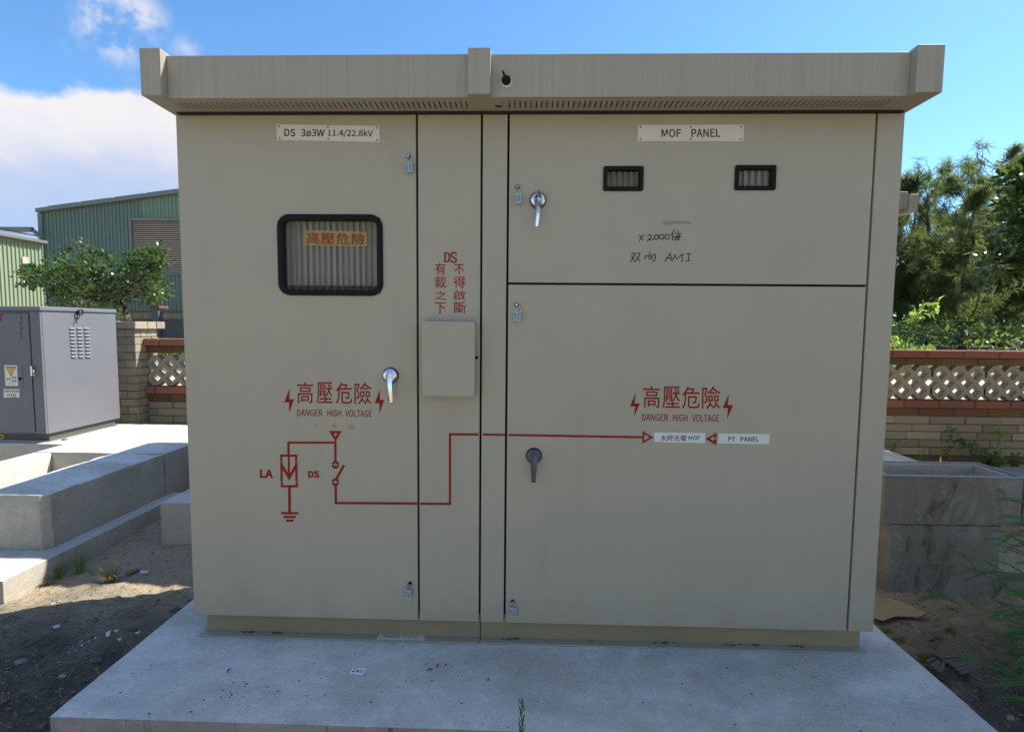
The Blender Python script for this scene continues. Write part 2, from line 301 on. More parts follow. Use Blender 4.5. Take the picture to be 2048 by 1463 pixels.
# ------------------------------------------------------------------ mesh helpers
class MB:
    def __init__(s): s.v = []; s.f = []; s.m = []; s.k = 0
    def mat(s, k): s.k = k; return s
    def poly(s, pts):
        n = len(s.v); s.v += [tuple(p) for p in pts]; s.f.append(tuple(range(n, n+len(pts)))); s.m.append(s.k); return s
    def box(s, x0, x1, y0, y1, z0, z1):
        n = len(s.v)
        s.v += [(x0,y0,z0),(x1,y0,z0),(x1,y1,z0),(x0,y1,z0),(x0,y0,z1),(x1,y0,z1),(x1,y1,z1),(x0,y1,z1)]
        for f in ((0,3,2,1),(4,5,6,7),(0,1,5,4),(1,2,6,5),(2,3,7,6),(3,0,4,7)): s.f.append(tuple(n+i for i in f)); s.m.append(s.k)
        return s
    def prism(s, pts, off):
        """closed polygon pts (3-D, one plane) extruded by vector off"""
        n = len(s.v); k = len(pts); off = Vector(off)
        s.v += [tuple(p) for p in pts] + [tuple(Vector(p)+off) for p in pts]
        s.f.append(tuple(range(n, n+k))); s.f.append(tuple(range(n+2*k-1, n+k-1, -1))); s.m += [s.k]*2
        for i in range(k): s.f.append((n+i, n+k+i, n+k+(i+1) % k, n+(i+1) % k)); s.m.append(s.k)
        return s
    def tube(s, pts, rad, seg=8, cap=True):
        pts = [Vector(p) for p in pts]; rs = rad if isinstance(rad, (list, tuple)) else [rad]*len(pts)
        n0 = len(s.v); up = Vector((0,0,1))
        for i, p in enumerate(pts):
            t = (pts[min(i+1, len(pts)-1)]-pts[max(i-1, 0)])
            t = t.normalized() if t.length > 1e-9 else Vector((0,0,1))
            a = t.cross(up); a = a.normalized() if a.length > 1e-3 else t.cross(Vector((1,0,0))).normalized(); b_ = t.cross(a)
            for j in range(seg):
                an = 2*math.pi*j/seg; s.v.append(tuple(p+(a*math.cos(an)+b_*math.sin(an))*rs[i]))
        for i in range(len(pts)-1):
            for j in range(seg):
                s.f.append((n0+i*seg+j, n0+i*seg+(j+1) % seg, n0+(i+1)*seg+(j+1) % seg, n0+(i+1)*seg+j)); s.m.append(s.k)
        if cap:
            s.f.append(tuple(range(n0+seg-1, n0-1, -1))); s.m.append(s.k)
            s.f.append(tuple(range(n0+(len(pts)-1)*seg, n0+len(pts)*seg))); s.m.append(s.k)
        return s
    def lathe_y(s, c, prof, seg=28):
        """profile [(radius, y)] round an axis parallel to Y through c"""
        n0 = len(s.v)
        for r, y in prof:
            for j in range(seg):
                an = 2*math.pi*j/seg; s.v.append((c[0]+r*math.cos(an), c[1]+y, c[2]+r*math.sin(an)))
        for i in range(len(prof)-1):
            for j in range(seg):
                s.f.append((n0+i*seg+j, n0+i*seg+(j+1) % seg, n0+(i+1)*seg+(j+1) % seg, n0+(i+1)*seg+j)); s.m.append(s.k)
        s.f.append(tuple(range(n0+(len(prof)-1)*seg, n0+len(prof)*seg))); s.m.append(s.k)
        return s
    def build(s, name, mats, parent=None, smooth=False, bevel=0., seg=2, recalc=True):
        me = bpy.data.meshes.new(name); me.from_pydata(s.v, [], s.f)
        if not isinstance(mats, (list, tuple)): mats = [mats]
        for m in mats: me.materials.append(m)
        me.polygons.foreach_set('material_index', s.m)
        if recalc:
            bm = bmesh.new(); bm.from_mesh(me); bmesh.ops.recalc_face_normals(bm, faces=bm.faces[:]); bm.to_mesh(me); bm.free()
        if smooth: me.polygons.foreach_set('use_smooth', [True]*len(me.polygons))
        me.update()
        o = bpy.data.objects.new(name, me); COL.objects.link(o)
        if parent is not None: adopt(o, parent)
        if bevel:
            bv = o.modifiers.new('bevel', 'BEVEL'); bv.width = bevel; bv.segments = seg; bv.limit_method = 'ANGLE'; bv.angle_limit = math.radians(40)
            if not smooth:
                me.polygons.foreach_set('use_smooth', [True]*len(me.polygons)); bv.harden_normals = True
        return o
def wloc(o):
    p = Vector((0,0,0))
    while o is not None: p += o.location; o = o.parent
    return p
def adopt(o, parent):
    """parent keeping the place (parents here are only translated)"""
    o.parent = parent; o.location = o.location - wloc(parent)
def tag(o, label=None, cat=None, group=None, kind=None):
    if label: o['label'] = label
    if cat: o['category'] = cat
    if group: o['group'] = group
    if kind: o['kind'] = kind
    return o
def empty(name, loc, label, cat, group=None):
    o = bpy.data.objects.new(name, None); COL.objects.link(o); o.location = loc; o.empty_display_size = .1; return tag(o, label, cat, group)
def struct(o): o['kind'] = 'structure'; return o
def rough_box(name, x0, x1, y0, y1, z0, z1, mats, step=.06, amp=.004, parent=None, sidem=1, seed=0):
    """concrete block: subdivided box, slightly uneven faces and chipped edges; mats[0] top, mats[1] sides"""
    bm = bmesh.new(); bmesh.ops.create_cube(bm, size=1)
    for v in bm.verts: v.co = Vector(((x0+x1)/2+v.co.x*(x1-x0), (y0+y1)/2+v.co.y*(y1-y0), (z0+z1)/2+v.co.z*(z1-z0)))
    for ax, L in ((0, x1-x0), (1, y1-y0), (2, z1-z0)):
        n = max(0, min(60, int(L/step))-1)
        if n:
            es = [e for e in bm.edges if abs((e.verts[0].co-e.verts[1].co)[ax]) > L*.9]
            bmesh.ops.subdivide_edges(bm, edges=es, cuts=n, use_grid_fill=True)
    for v in bm.verts:
        p = v.co; on = [abs(p.x-x0) < 1e-5 or abs(p.x-x1) < 1e-5, abs(p.y-y0) < 1e-5 or abs(p.y-y1) < 1e-5, abs(p.z-z0) < 1e-5 or abs(p.z-z1) < 1e-5]
        k = sum(on); q = noise.noise_vector(p*6+Vector((seed, 0, 0))); q2 = noise.noise(p*23+Vector((seed, 3, 0)))
        a = amp*(1 if k < 2 else .5); v.co = p+q*a
        if k >= 2:
            c = Vector(((x0+x1)/2, (y0+y1)/2, (z0+z1)/2)); d = Vector([(-1 if p[i] > c[i] else 1) if on[i] else 0 for i in range(3)])
            v.co += d*(.003+max(0, q2)*amp*1.8)
    bm.normal_update()
    for f in bm.faces: f.material_index = 0 if f.normal.z > .7 else min(sidem, len(mats)-1); f.smooth = True
    me = bpy.data.meshes.new(name); bm.to_mesh(me); bm.free()
    for m in mats: me.materials.append(m)
    o = bpy.data.objects.new(name, me); COL.objects.link(o)
    md = o.modifiers.new('edge', 'EDGE_SPLIT'); md.split_angle = math.radians(21)
    if parent is not None: adopt(o, parent)
    return o
import os
try:
    SANS = bpy.data.fonts.load(os.path.join(bpy.utils.system_resource('DATAFILES'), 'fonts', 'Noto Sans CJK Regular.woff2'))
except Exception:
    SANS = None
def text_geo(s, offset=0.0, extr=0.0):
    c = bpy.data.curves.new('t', 'FONT'); c.body = s; c.resolution_u = 3; c.offset = offset
    if SANS is not None and all(ord(ch) < 256 for ch in s): c.font = SANS
    o = bpy.data.objects.new('t', c); COL.objects.link(o)
    dg = bpy.context.evaluated_depsgraph_get(); me = bpy.data.meshes.new_from_object(o.evaluated_get(dg))
    vs = [tuple(v.co) for v in me.vertices]; fs = [tuple(p.vertices) for p in me.polygons]
    bpy.data.objects.remove(o); bpy.data.curves.remove(c); bpy.data.meshes.remove(me)
    xs = [v[0] for v in vs]; ys = [v[1] for v in vs]; a, b_, c_, d = min(xs), max(xs), min(ys), max(ys)
    return [((v[0]-a)/(b_-a), (v[1]-c_)/(d-c_)) for v in vs], fs
def quadmap(tl, tr, br, bl, u, v):
    t = Vector(tl).lerp(Vector(tr), u); b_ = Vector(bl).lerp(Vector(br), u); return b_.lerp(t, v)
def add_text(mb, s, px, y, offset=0.008):
    """flat lettering s fitted into the pixel quad px=(tl,tr,br,bl) on the plane Y=y"""
    q = [aty(p[0], p[1], y) for p in px]; vs, fs = text_geo(s, offset); n = len(mb.v)
    mb.v += [tuple(quadmap(q[0], q[1], q[2], q[3], u, v)) for u, v in vs]
    mb.f += [tuple(n+i for i in f) for f in fs]; mb.m += [mb.k]*len(fs)
def rectq(x0, y0, x1, y1): return ((x0,y0),(x1,y0),(x1,y1),(x0,y1))
SK = [0]
def stroke(mb, pts, w, y):
    """flat painted stroke through pixel points, w pixels wide, on the plane Y=y"""
    P = [Vector(p) for p in pts]
    for i in range(len(P)-1):
        a, b_ = P[i], P[i+1]; d = (b_-a)
        if d.length < 1e-6: continue
        d.normalize(); n = Vector((-d.y, d.x))*w/2
        e0 = d*(w/2 if i > 0 else 0); e1 = d*(w/2 if i < len(P)-2 else 0)
        SK[0] = (SK[0]+1) % 40; yy = y-.00002*SK[0]
        mb.poly([aty(*(a-e0+n), yy), aty(*(b_+e1+n), yy), aty(*(b_+e1-n), yy), aty(*(a-e0-n), yy)])
def poly_px(mb, pts, y): mb.poly([aty(p[0], p[1], y) for p in pts])
def plate_px(mb, pts, y0, y1):
    q = [aty(p[0], p[1], y0) for p in pts]; mb.prism(q, (0, y1-y0, 0))
def ztf(ox, oy, s): return lambda x, y: (ox+x/s, oy+y/s)
def rrect(x0, x1, z0, z1, r, n=7):
    out = []
    for cx, cz, a0 in ((x1-r, z1-r, 0), (x0+r, z1-r, 90), (x0+r, z0+r, 180), (x1-r, z0+r, 270)):
        for i in range(n+1):
            a = math.radians(a0+90*i/n); out.append((cx+r*math.cos(a), cz+r*math.sin(a)))
    return out

# ------------------------------------------------------------------ ground
GZ = -.2
def gheight(x, y):
    h = noise.fractal(Vector((x*.55, y*.55, 3.1)), 1, 2, 4)*.03 + noise.fractal(Vector((x*2.3, y*2.3, 9)), .8, 2, 4)*.022
    h += noise.noise(Vector((x*9, y*9, 1)))*.008 + noise.noise(Vector((x*19, y*19, 5)))*.006 + abs(noise.noise(Vector((x*37, y*37, 8))))*.007
    # low mounds left of the pad
    for mx, my, r, a in ((-2.5, .52, .16, .05), (-2.15, .45, .16, .04), (-2.8, .28, .3, .05), (-2.0, .25, .25, .035), (-2.35, .1, .2, .04), (2.1, .1, .35, .02), (2.6, .5, .4, .03)):
        d2 = ((x-mx)**2+(y-my)**2)/(r*r); h += a*math.exp(-d2)
    return GZ+h-.012
def build_ground():
    def axis(lo, hi, mid0, mid1, fine, far):
        a = list(np.arange(mid0, mid1+1e-6, fine)); s = fine; x = mid0
        while x > lo: s *= 1.25; x -= s; a.insert(0, x)
        s = fine; x = mid1
        while x < hi: s *= 1.25; x += s; a.append(x)
        return a
    xs = axis(-1500, 1500, -3.2, 3.2, .018, 0); ys = axis(-1500, 1500, -.6, 2.0, .018, 0)
    vs = [(x, y, gheight(x, y) if abs(x) < 60 and abs(y) < 60 else GZ) for y in ys for x in xs]; w = len(xs)
    fs = [(j*w+i, j*w+i+1, (j+1)*w+i+1, (j+1)*w+i) for j in range(len(ys)-1) for i in range(w-1)]
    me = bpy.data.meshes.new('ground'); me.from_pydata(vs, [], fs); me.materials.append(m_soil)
    me.polygons.foreach_set('use_smooth', [True]*len(fs)); o = bpy.data.objects.new('ground', me); COL.objects.link(o); struct(o)
build_ground()

def bank_z(x, y):
    if x < 0: return .42+.03*noise.noise(Vector((x, y, 2)))
    t = min(1, max(0, (y-7.2)/3.0)); t = t*t*(3-2*t); return .46+.5*t+.05*noise.noise(Vector((x*.6, y*.6, 2)))*(1+t)
def build_bank():
    for x0, x1, y0, y1 in ((-13.5, -.8, 4.19, 12.9), (1.5, 60, 3.76, 60)):
        nx, ny = 70, 70; xs = [x0+(x1-x0)*(i/nx)**1.4 for i in range(nx+1)] if x0 > 0 else [x0+(x1-x0)*i/nx for i in range(nx+1)]
        ys = [y0+(y1-y0)*(i/ny)**1.8 for i in range(ny+1)]; vs = [(x, y, bank_z(x, y)) for y in ys for x in xs]; w = nx+1
        fs = [(j*w+i, j*w+i+1, (j+1)*w+i+1, (j+1)*w+i) for j in range(ny) for i in range(nx)]
        k = len(vs); vs += [(x, y0, GZ-.1) for x in xs]; fs += [(i, k+i, k+i+1, i+1) for i in range(nx)]
        me = bpy.data.meshes.new('sand_bank'); me.from_pydata(vs, [], fs); me.materials.append(m_sand); o = bpy.data.objects.new('sand_bank', me); COL.objects.link(o); struct(o)
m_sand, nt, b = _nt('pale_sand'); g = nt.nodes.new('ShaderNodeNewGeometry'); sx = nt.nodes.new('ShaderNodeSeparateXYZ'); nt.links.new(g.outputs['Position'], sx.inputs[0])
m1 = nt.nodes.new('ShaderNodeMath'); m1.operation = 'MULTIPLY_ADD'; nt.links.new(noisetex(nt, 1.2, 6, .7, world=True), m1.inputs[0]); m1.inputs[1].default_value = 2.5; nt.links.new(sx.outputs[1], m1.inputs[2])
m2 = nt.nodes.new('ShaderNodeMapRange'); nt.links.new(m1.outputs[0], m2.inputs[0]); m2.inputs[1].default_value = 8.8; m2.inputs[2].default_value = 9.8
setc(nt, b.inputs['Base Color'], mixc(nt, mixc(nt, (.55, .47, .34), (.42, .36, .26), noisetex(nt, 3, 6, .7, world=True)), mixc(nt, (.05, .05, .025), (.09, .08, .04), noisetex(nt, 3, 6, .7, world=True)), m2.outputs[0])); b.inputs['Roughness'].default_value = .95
build_bank()

# ------------------------------------------------------------------ concrete works
pad = rough_box('cabinet_pad', -1.658, 1.766, -.495, 1.42, GZ-.1, 0, [m_pad, m_padside], .05, .002, seed=1); struct(pad)
slab = rough_box('footing_slab', -6.2, -2.975, .63, 2.3, GZ-.1, -.08, [m_conc, m_conc_s], .06, .004, seed=2); struct(slab)
def tb(o, label, cat, group=None): return tag(o, label, cat, group)
# trench kerb beam with chamfered corner
mb = MB(); x0, x1, y0, y1 = -3.56, -3.09, 1.05, 2.195
bm_pts = [(x0, y0), (x1-.035, y0), (x1, y0+.05), (x1, y1), (x0, y1)]
o = rough_box('trench_wall', x0, x1, y0, y1, -.082, .29, [m_pad, m_conc_s], .04, .006, seed=3)
for v in o.data.vertices:   # chamfered near right corner
    if v.co.x > x1-.012 and v.co.y < y0+.012: v.co.x -= .024; v.co.y += .006
tb(o, 'long concrete trench wall lying in shade along the left footing slab', 'concrete wall', 'concrete walls of the cable trench')
o = rough_box('trench_wall', -4.25, -4.1, .8, 2.198, -.084, .288, [m_conc, m_conc], .05, .004, seed=4)
tb(o, 'sunlit thin concrete trench wall in front of the grey metal box', 'concrete wall', 'concrete walls of the cable trench')
for i_, q_ in enumerate(((-4.252, -3.092, 2.2, 3.52), (-3.09, -2.002, 2.62, 3.52), (-2.0, 3.49, 1.95, 3.52))):
    struct(rough_box('rear_deck', *q_, GZ-.1, .29, [m_pad if i_ == 0 else m_conc, m_conc_s], .07, .004, seed=5+i_))
deckb = rough_box('rear_deck', -6.6, -4.254, 2.5, 3.52, GZ-.1, .29, [m_conc, m_conc_s], .07, .004, seed=6); struct(deckb)
o = rough_box('concrete_block', -2.62, -2.05, 1.455, 2.19, GZ-.1, .115, [m_pad, m_conc_s], .04, .006, seed=7)
tb(o, 'low square concrete block in shade behind the left side of the big cabinet', 'concrete block')
# cast trough on the right
tr = empty('cable_trough', (2.24, .95, GZ), 'weathered concrete cable trough stacked on a block, right of the big cabinet', 'concrete trough')
rough_box('front_wall', 2.24, 3.06, .95, 1.02, .243, .545, [m_trough, m_trough], .05, .003, tr, seed=8)
rough_box('back_wall', 2.24, 3.06, 1.24, 1.29, .243, .545, [m_conc_s, m_conc_s], .05, .003, tr, seed=9)
rough_box('end_wall', 3.0, 3.058, 1.022, 1.238, .245, .543, [m_conc_s, m_conc_s], .05, .002, tr, seed=10)
rough_box('end_wall', 2.242, 2.30, 1.022, 1.238, .245, .543, [m_conc_s, m_conc_s], .05, .002, tr, seed=11)
rough_box('bottom_slab', 2.302, 2.998, 1.022, 1.238, .245, .30, [m_conc_s, m_conc_s], .06, .002, tr, seed=12)
rough_box('base_block', 2.30, 2.965, .965, 1.30, GZ-.1, .241, [m_trough, m_trough], .05, .004, tr, seed=13)
mb = MB(); mb.box(2.235, 3.065, .943, .957, .543, .551); mb.box(2.235, 3.065, 1.283, 1.297, .543, .551); mb.box(3.051, 3.065, .957, 1.283, .543, .551)
mb.box(2.235, 2.249, .957, 1.283, .543, .551); mb.build('edge_angle', simple('zinc_edge', (.30, .34, .40), .45, .3), tr)
o = rough_box('concrete_beam', 3.068, 4.9, .95, 1.2, .25, .55, [m_trough, m_trough], .06, .003, seed=14)
tb(o, 'concrete beam continuing right from the stacked cable trough', 'concrete beam')
mb = MB(); mb.box(3.07, 4.9, .942, .956, .553, .560); e = mb.build('edge_angle', MATS['zinc_edge']); adopt(e, o)
o = rough_box('concrete_block', 2.99, 4.6, 1.3, 1.7, GZ-.1, .246, [m_conc_s, m_conc_s], .06, .003, seed=15)
tb(o, 'pale concrete block behind ferns under the right end of the trough beam', 'concrete block')

# ------------------------------------------------------------------ main cabinet
xL, xA, xB, xC, xE, xR = -1.4295, -.4065, -.1345, -.0232, 1.4752, 1.5856
zU, zM, zT, G = .1111, 1.6047, 2.300, .0045
cab = empty('switchgear_cabinet', (0, .6, 0), 'large beige high voltage cabinet with red wiring diagram standing on a concrete pad', 'electrical cabinet')
# housing: a hollow shell so that the windows look into a real box
mb = MB(); yF, yB = .052, 1.17
mb.box(xL+.003, xL+.012, yF, yB, zU, zT); mb.box(xR-.012, xR-.003, yF, yB, zU, zT); mb.box(xL+.012, xR-.012, yB-.01, yB, zU, zT)
mb.box(xL+.012, xR-.012, yF, yB-.01, zU, zU+.01); mb.box(xL+.012, xR-.012, yF, yB-.01, zT-.01, zT)
mb.build('housing', m_paint, cab, bevel=.002)
mb = MB()
for a, w in ((xL+.013, .05), (xA-.03, .06), (xB-.03, .06), (xC-.03, .06), (xE-.03, .06), (xR-.063, .05)):
    mb.box(a, a+w, yF-.002, yF+.03, zU+.012, zT-.012)
mb.box(xC+.031, xR-.064, yF-.004, yF+.028, zM-.03, zM+.03); mb.box(xL+.064, xR-.064, yF-.004, yF+.028, zU+.012, zU+.06); mb.box(xL+.064, xR-.064, yF-.004, yF+.028, zT-.06, zT-.012)
mb.build('door_frame', m_dark, cab)
def panel_with_hole(name, x0, x1, z0, z1, holes, mat, parent):
    """door leaf 30 mm thick, folded edge, with rectangular window cut-outs"""
    xs = sorted({x0, x1, *[h[0] for h in holes], *[h[1] for h in holes]}); zs = sorted({z0, z1, *[h[2] for h in holes], *[h[3] for h in holes]})
    bm = bmesh.new(); V = {}
    def vert(x, y, z):
        k = (round(x, 5), y, round(z, 5))
        if k not in V: V[k] = bm.verts.new((x, y, z))
        return V[k]
    inh = lambda a, c: any(h[0]-1e-6 < a < h[1]+1e-6 and h[2]-1e-6 < c < h[3]+1e-6 for h in holes)
    for i in range(len(xs)-1):
        for j in range(len(zs)-1):
            if inh((xs[i]+xs[i+1])/2, (zs[j]+zs[j+1])/2): continue
            bm.faces.new([vert(xs[i], 0., zs[j]), vert(xs[i+1], 0., zs[j]), vert(xs[i+1], 0., zs[j+1]), vert(xs[i], 0., zs[j+1])])
    ext = bmesh.ops.extrude_face_region(bm, geom=bm.faces[:]); 
    for g_ in ext['geom']:
        if isinstance(g_, bmesh.types.BMVert): g_.co.y += .028
    bmesh.ops.recalc_face_normals(bm, faces=bm.faces[:])
    bmesh.ops.dissolve_limit(bm, angle_limit=.01, verts=bm.verts[:], edges=bm.edges[:])
    me = bpy.data.meshes.new(name); bm.to_mesh(me); bm.free(); me.materials.append(mat)
    o = bpy.data.objects.new(name, me); COL.objects.link(o); adopt(o, parent)
    me.polygons.foreach_set('use_smooth', [True]*len(me.polygons))
    bv = o.modifiers.new('bevel', 'BEVEL'); bv.width = .0022; bv.segments = 3; bv.harden_normals = True; bv.limit_method = 'ANGLE'
    return o
def winrect(px0, py0, px1, py1, y=0.):
    a = aty((px0), (py0+py1)/2, y); b_ = aty(px1, (py0+py1)/2, y); c = aty((px0+px1)/2, py0, y); d = aty((px0+px1)/2, py1, y)
    return a.x, b_.x, d.z, c.z
W1 = winrect(556.5, 429, 766, 591); W2 = winrect(1206.4, 333, 1286.5, 382.3); W3 = winrect(1469, 331, 1551, 380.7)
def shrink(w, d): return (w[0]+d, w[1]-d, w[2]+d, w[3]-d)
doorL = panel_with_hole('door', xL, xA-G, zU, zT, [shrink(W1, .012)], m_paint, cab); doorL['label'] = 'tall left door with a rounded window'
pA = panel_with_hole('narrow_panel', xA+G, xB-G, zU, zT, [], m_paint, cab)
pB = panel_with_hole('narrow_panel', xB+G, xC-G, zU, zT, [], m_paint, cab)
doorU = panel_with_hole('door', xC+G, xE-G, zM+G, zT, [shrink(W2, .008), shrink(W3, .008)], m_paint, cab); doorU['label'] = 'upper right door with two small windows'
doorD = panel_with_hole('door', xC+G, xE-G, zU, zM-G, [], m_paint, cab); doorD['label'] = 'lower right door with painted warning'
pR = panel_with_hole('corner_post', xE+G, xR, zU, zT, [], m_paint, cab)
# window surrounds
def surround(w, r, t, parent, name='window_frame', y0=-.011, y1=.006, deep=.03, lip=True):
    out = rrect(*w[:2], *w[2:], r); wi = shrink(w, t); inn = rrect(*wi[:2], *wi[2:], max(r-t, .002)); n = len(out)
    mb = MB(); prof = [(0, y1, out), (0, y0+.004, out)]
    mid1 = [(a[0]+(b_[0]-a[0])*.25, a[1]+(b_[1]-a[1])*.25) for a, b_ in zip(out, inn)]; mid2 = [(a[0]+(b_[0]-a[0])*.7, a[1]+(b_[1]-a[1])*.7) for a, b_ in zip(out, inn)]
    rings = [(y1, out), (y0+.004, out), (y0, mid1), (y0, mid2), (y0+.004, inn), (deep, inn)]
    for y, ring in rings: mb.v += [(p[0], y, p[1]) for p in ring]
    for k in range(len(rings)-1):
        for i in range(n): mb.f.append((k*n+i, k*n+(i+1) % n, (k+1)*n+(i+1) % n, (k+1)*n+i)); mb.m.append(0)
    o = mb.build(name, m_rubber, parent, smooth=True); return o, inn
def window(w, r, t, parent, ribs, ribp, bright, y_in, sign=None):
    fr, inn = surround(w, r, t, parent)
    mb = MB(); mb.poly([(p[0], .004, p[1]) for p in inn]); mb.build('window_glass', m_glass, parent)
    # added ribbed screen, standing in for the wall mirrored in the pane
    mb = MB(); x = w[0]+(.016 if sign else -.01); k = 0; sw = ribp; z0, z1 = w[2]+(.046 if sign else -.01), w[3]+.01
    pts = []
    while x < w[1]+.02:
        pts += [(x, y_in), (x+sw*.42, y_in), (x+sw*.52, y_in+.012), (x+sw*.88, y_in+.012), (x+sw*.98, y_in)]; x += sw
    for a, b_ in zip(pts, pts[1:]):
        mb.poly([(a[0], a[1], z0), (b_[0], b_[1], z0), (b_[0], b_[1], z1), (a[0], a[1], z1)])
    mb.mat(1).box(w[0]-.02, w[1]+.03, y_in+.014, y_in+.02, w[2]-.02, w[3]+.02)
    o = mb.build('reflection_screen', [bright, m_dark], parent, recalc=False)
    return fr
m_rib = simple('reflected_rib', (.27, .265, .23), .6, .0, var=.15, scale=20)
window(W1, .052, .024, doorL, 17, (W1[1]-W1[0])/17.6, m_rib, .046, True)
window(W2, .008, .0165, doorU, 7, .0245, m_rib, .014)
window(W3, .008, .0165, doorU, 7, .0275, m_rib, .014)
# yellow notice inside the big window
zz = ztf(520, 400, 6.65)
mb = MB(); ys = .0445
q = [zz(585, 395), zz(1425, 422), zz(1425, 618), zz(590, 602)]
mb.poly([aty(p[0], p[1], ys) for p in q]); mb.mat(1); add_text(mb, '高壓危險', (zz(615, 425), zz(1400, 445), zz(1400, 600), zz(615, 585)), ys-.0008)
mb.build('notice', [simple('yellow_notice', (.46, .31, .085), .6), m_redtext], doorL)
# painted lettering ------------------------------------------------------------
YP = -.0006
def danger(mb, z, dy=0):
    pass
z5 = ztf(500, 740, 4.573); z8 = ztf(1230, 740, 5.851)
mb = MB(); mb2 = MB()
add_text(mb, '高', (z5(428, 108), z5(580, 108), z5(575, 302), z5(432, 302)), YP, .004)
add_text(mb, '壓', (z5(608, 110), z5(755, 108), z5(755, 302), z5(608, 302)), YP, .004)
add_text(mb, '危', (z5(785, 112), z5(935, 112), z5(935, 308), z5(785, 308)), YP, .004)
add_text(mb, '險', (z5(955, 112), z5(1110, 112), z5(1110, 312), z5(955, 312)), YP, .004)
add_text(mb, 'DANGER', (z5(430, 357), z5(662, 360), z5(662, 421), z5(430, 420)), YP, .004)
add_text(mb, 'HIGH', (z5(708, 361), z5(832, 362), z5(832, 423), z5(708, 422)), YP, .004)
add_text(mb, 'VOLTAGE', (z5(872, 362), z5(1113, 364), z5(1113, 427), z5(872, 425)), YP, .004)
for bolt in ([(362,163),(312,293),(357,293),(357,388),(404,265),(360,265)], [(1187,178),(1140,302),(1183,302),(1183,398),(1228,270),(1190,270)]):
    poly_px(mb, [z5(*p) for p in bolt], YP)
mb.build('painted_warning', m_redtext, doorL, recalc=False)
mb = MB()
add_text(mb, '高', (z8(328, 182), z8(530, 186), z8(525, 440), z8(335, 440)), YP, .004)
add_text(mb, '壓', (z8(555, 190), z8(762, 190), z8(762, 442), z8(555, 442)), YP, .004)
add_text(mb, '危', (z8(785, 190), z8(992, 192), z8(992, 448), z8(785, 448)), YP, .004)
add_text(mb, '險', (z8(1018, 190), z8(1232, 192), z8(1232, 452), z8(1018, 452)), YP, .004)
add_text(mb, 'DANGER', (z8(315, 508), z8(622, 512), z8(622, 594), z8(315, 590)), YP, .004)
add_text(mb, 'HIGH', (z8(680, 514), z8(848, 517), z8(848, 598), z8(680, 595)), YP, .004)
add_text(mb, 'VOLTAGE', (z8(902, 516), z8(1220, 520), z8(1220, 604), z8(902, 600)), YP, .004)
for bolt in ([(245,257),(174,424),(238,424),(220,548),(292,390),(228,388)], [(1335,272),(1260,442),(1322,442),(1312,572),(1382,408),(1318,405)]):
    poly_px(mb, [z8(*p) for p in bolt], YP)
mb.build('painted_warning', m_redtext, doorD, recalc=False)
# wiring diagram on the left door
mb = MB()
def S(pts, w=4.6, z=z5, y=YP): stroke(mb, [z(*p) for p in pts], w, y)
S([(781,645),(781,840)]); S([(781,661),(352,661),(352,770)])
S([(275,780),(433,780)]); S([(287,775),(287,832)]); S([(287,837),(289,1014)]); S([(291,1020),(292,1070)]); S([(422,775),(422,832)]); S([(423,837),(425,1014)]); S([(427,1020),(428,1070)]); S([(282,1060),(438,1060)])
S([(354,770),(355,960)], 4.2)
poly_px(mb, [z5(*p) for p in ((296,860),(330,910),(357,955),(385,910),(415,855),(415,905),(357,1008),(298,905))], YP-.0009)
S([(360,1072),(362,1295)], 5.6)
for a, b_, y in ((284,442,1306),(306,418,1340),(329,398,1374)): S([(a,y),(b_,y)], 4.6)
for tri in ([(722,554),(782,554),(782,578),(763,578),(781,612),(781,650)], [(785,554),(840,554),(781,650),(781,612),(802,578),(785,578)]):
    poly_px(mb, [z5(*p) for p in tri], YP-.0009)
def halfring(cx, cy, r0, r1, a0, a1):
    pts = []; n = 12
    for i in range(n+1): a = math.radians(a0+(a1-a0)*i/n); pts.append((cx+r1*math.cos(a), cy+r1*math.sin(a)))
    for i in range(n+1): a = math.radians(a1+(a0-a1)*i/n); pts.append((cx+r0*math.cos(a), cy+r0*math.sin(a)))
    for i in range(n): poly_px(mb, [z5(*pts[i]), z5(*pts[i+1]), z5(*pts[2*n+1-i-1]), z5(*pts[2*n+1-i])], YP-.0009)
for cy in (863, 1022):
    halfring(781, cy-2, 12, 34, 184, 356); halfring(781, cy+2, 12, 34, 4, 176)
S([(860,867),(786,998)], 5.0)
S([(783,1048),(785,1213),(1372,1216)], 4.8)
add_text(mb, 'LA', (z5(90,905), z5(212,907), z5(212,986), z5(90,984)), YP, .02)
add_text(mb, 'DS', (z5(530,918), z5(634,918), z5(634,984), z5(530,982)), YP, .02)
stroke(mb, [z5(1370,1216), (834.5, 1006.5)], 4.8, YP)
mb.build('painted_diagram', m_red, doorL, recalc=False)
mb = MB(); stroke(mb, [(840.5,1006.6),(900,1007),(900,868),(957.5,868.3)], 4.6, YP); mb.build('painted_diagram', m_red, pA, recalc=False)
mb = MB(); stroke(mb, [(965.5,868.4),(1010,869)], 4.4, YP); mb.build('painted_diagram', m_red, pB, recalc=False)
mb = MB(); stroke(mb, [(1017,869.2),(1288,874)], 4.4, YP)
for tri in ([(322,710),(450,785),(405,785),(345,745),(345,775),(322,775)], [(322,795),(345,795),(345,825),(405,785),(450,785),(322,858)],
            [(1188,730),(1188,793),(1160,793),(1160,765),(1112,800),(1060,803)], [(1188,806),(1184,876),(1060,803),(1112,800),(1158,832),(1158,806)]):
    poly_px(mb, [z8(*p) for p in tri], YP-.0009)
mb.build('painted_diagram', m_red, doorD, recalc=False)
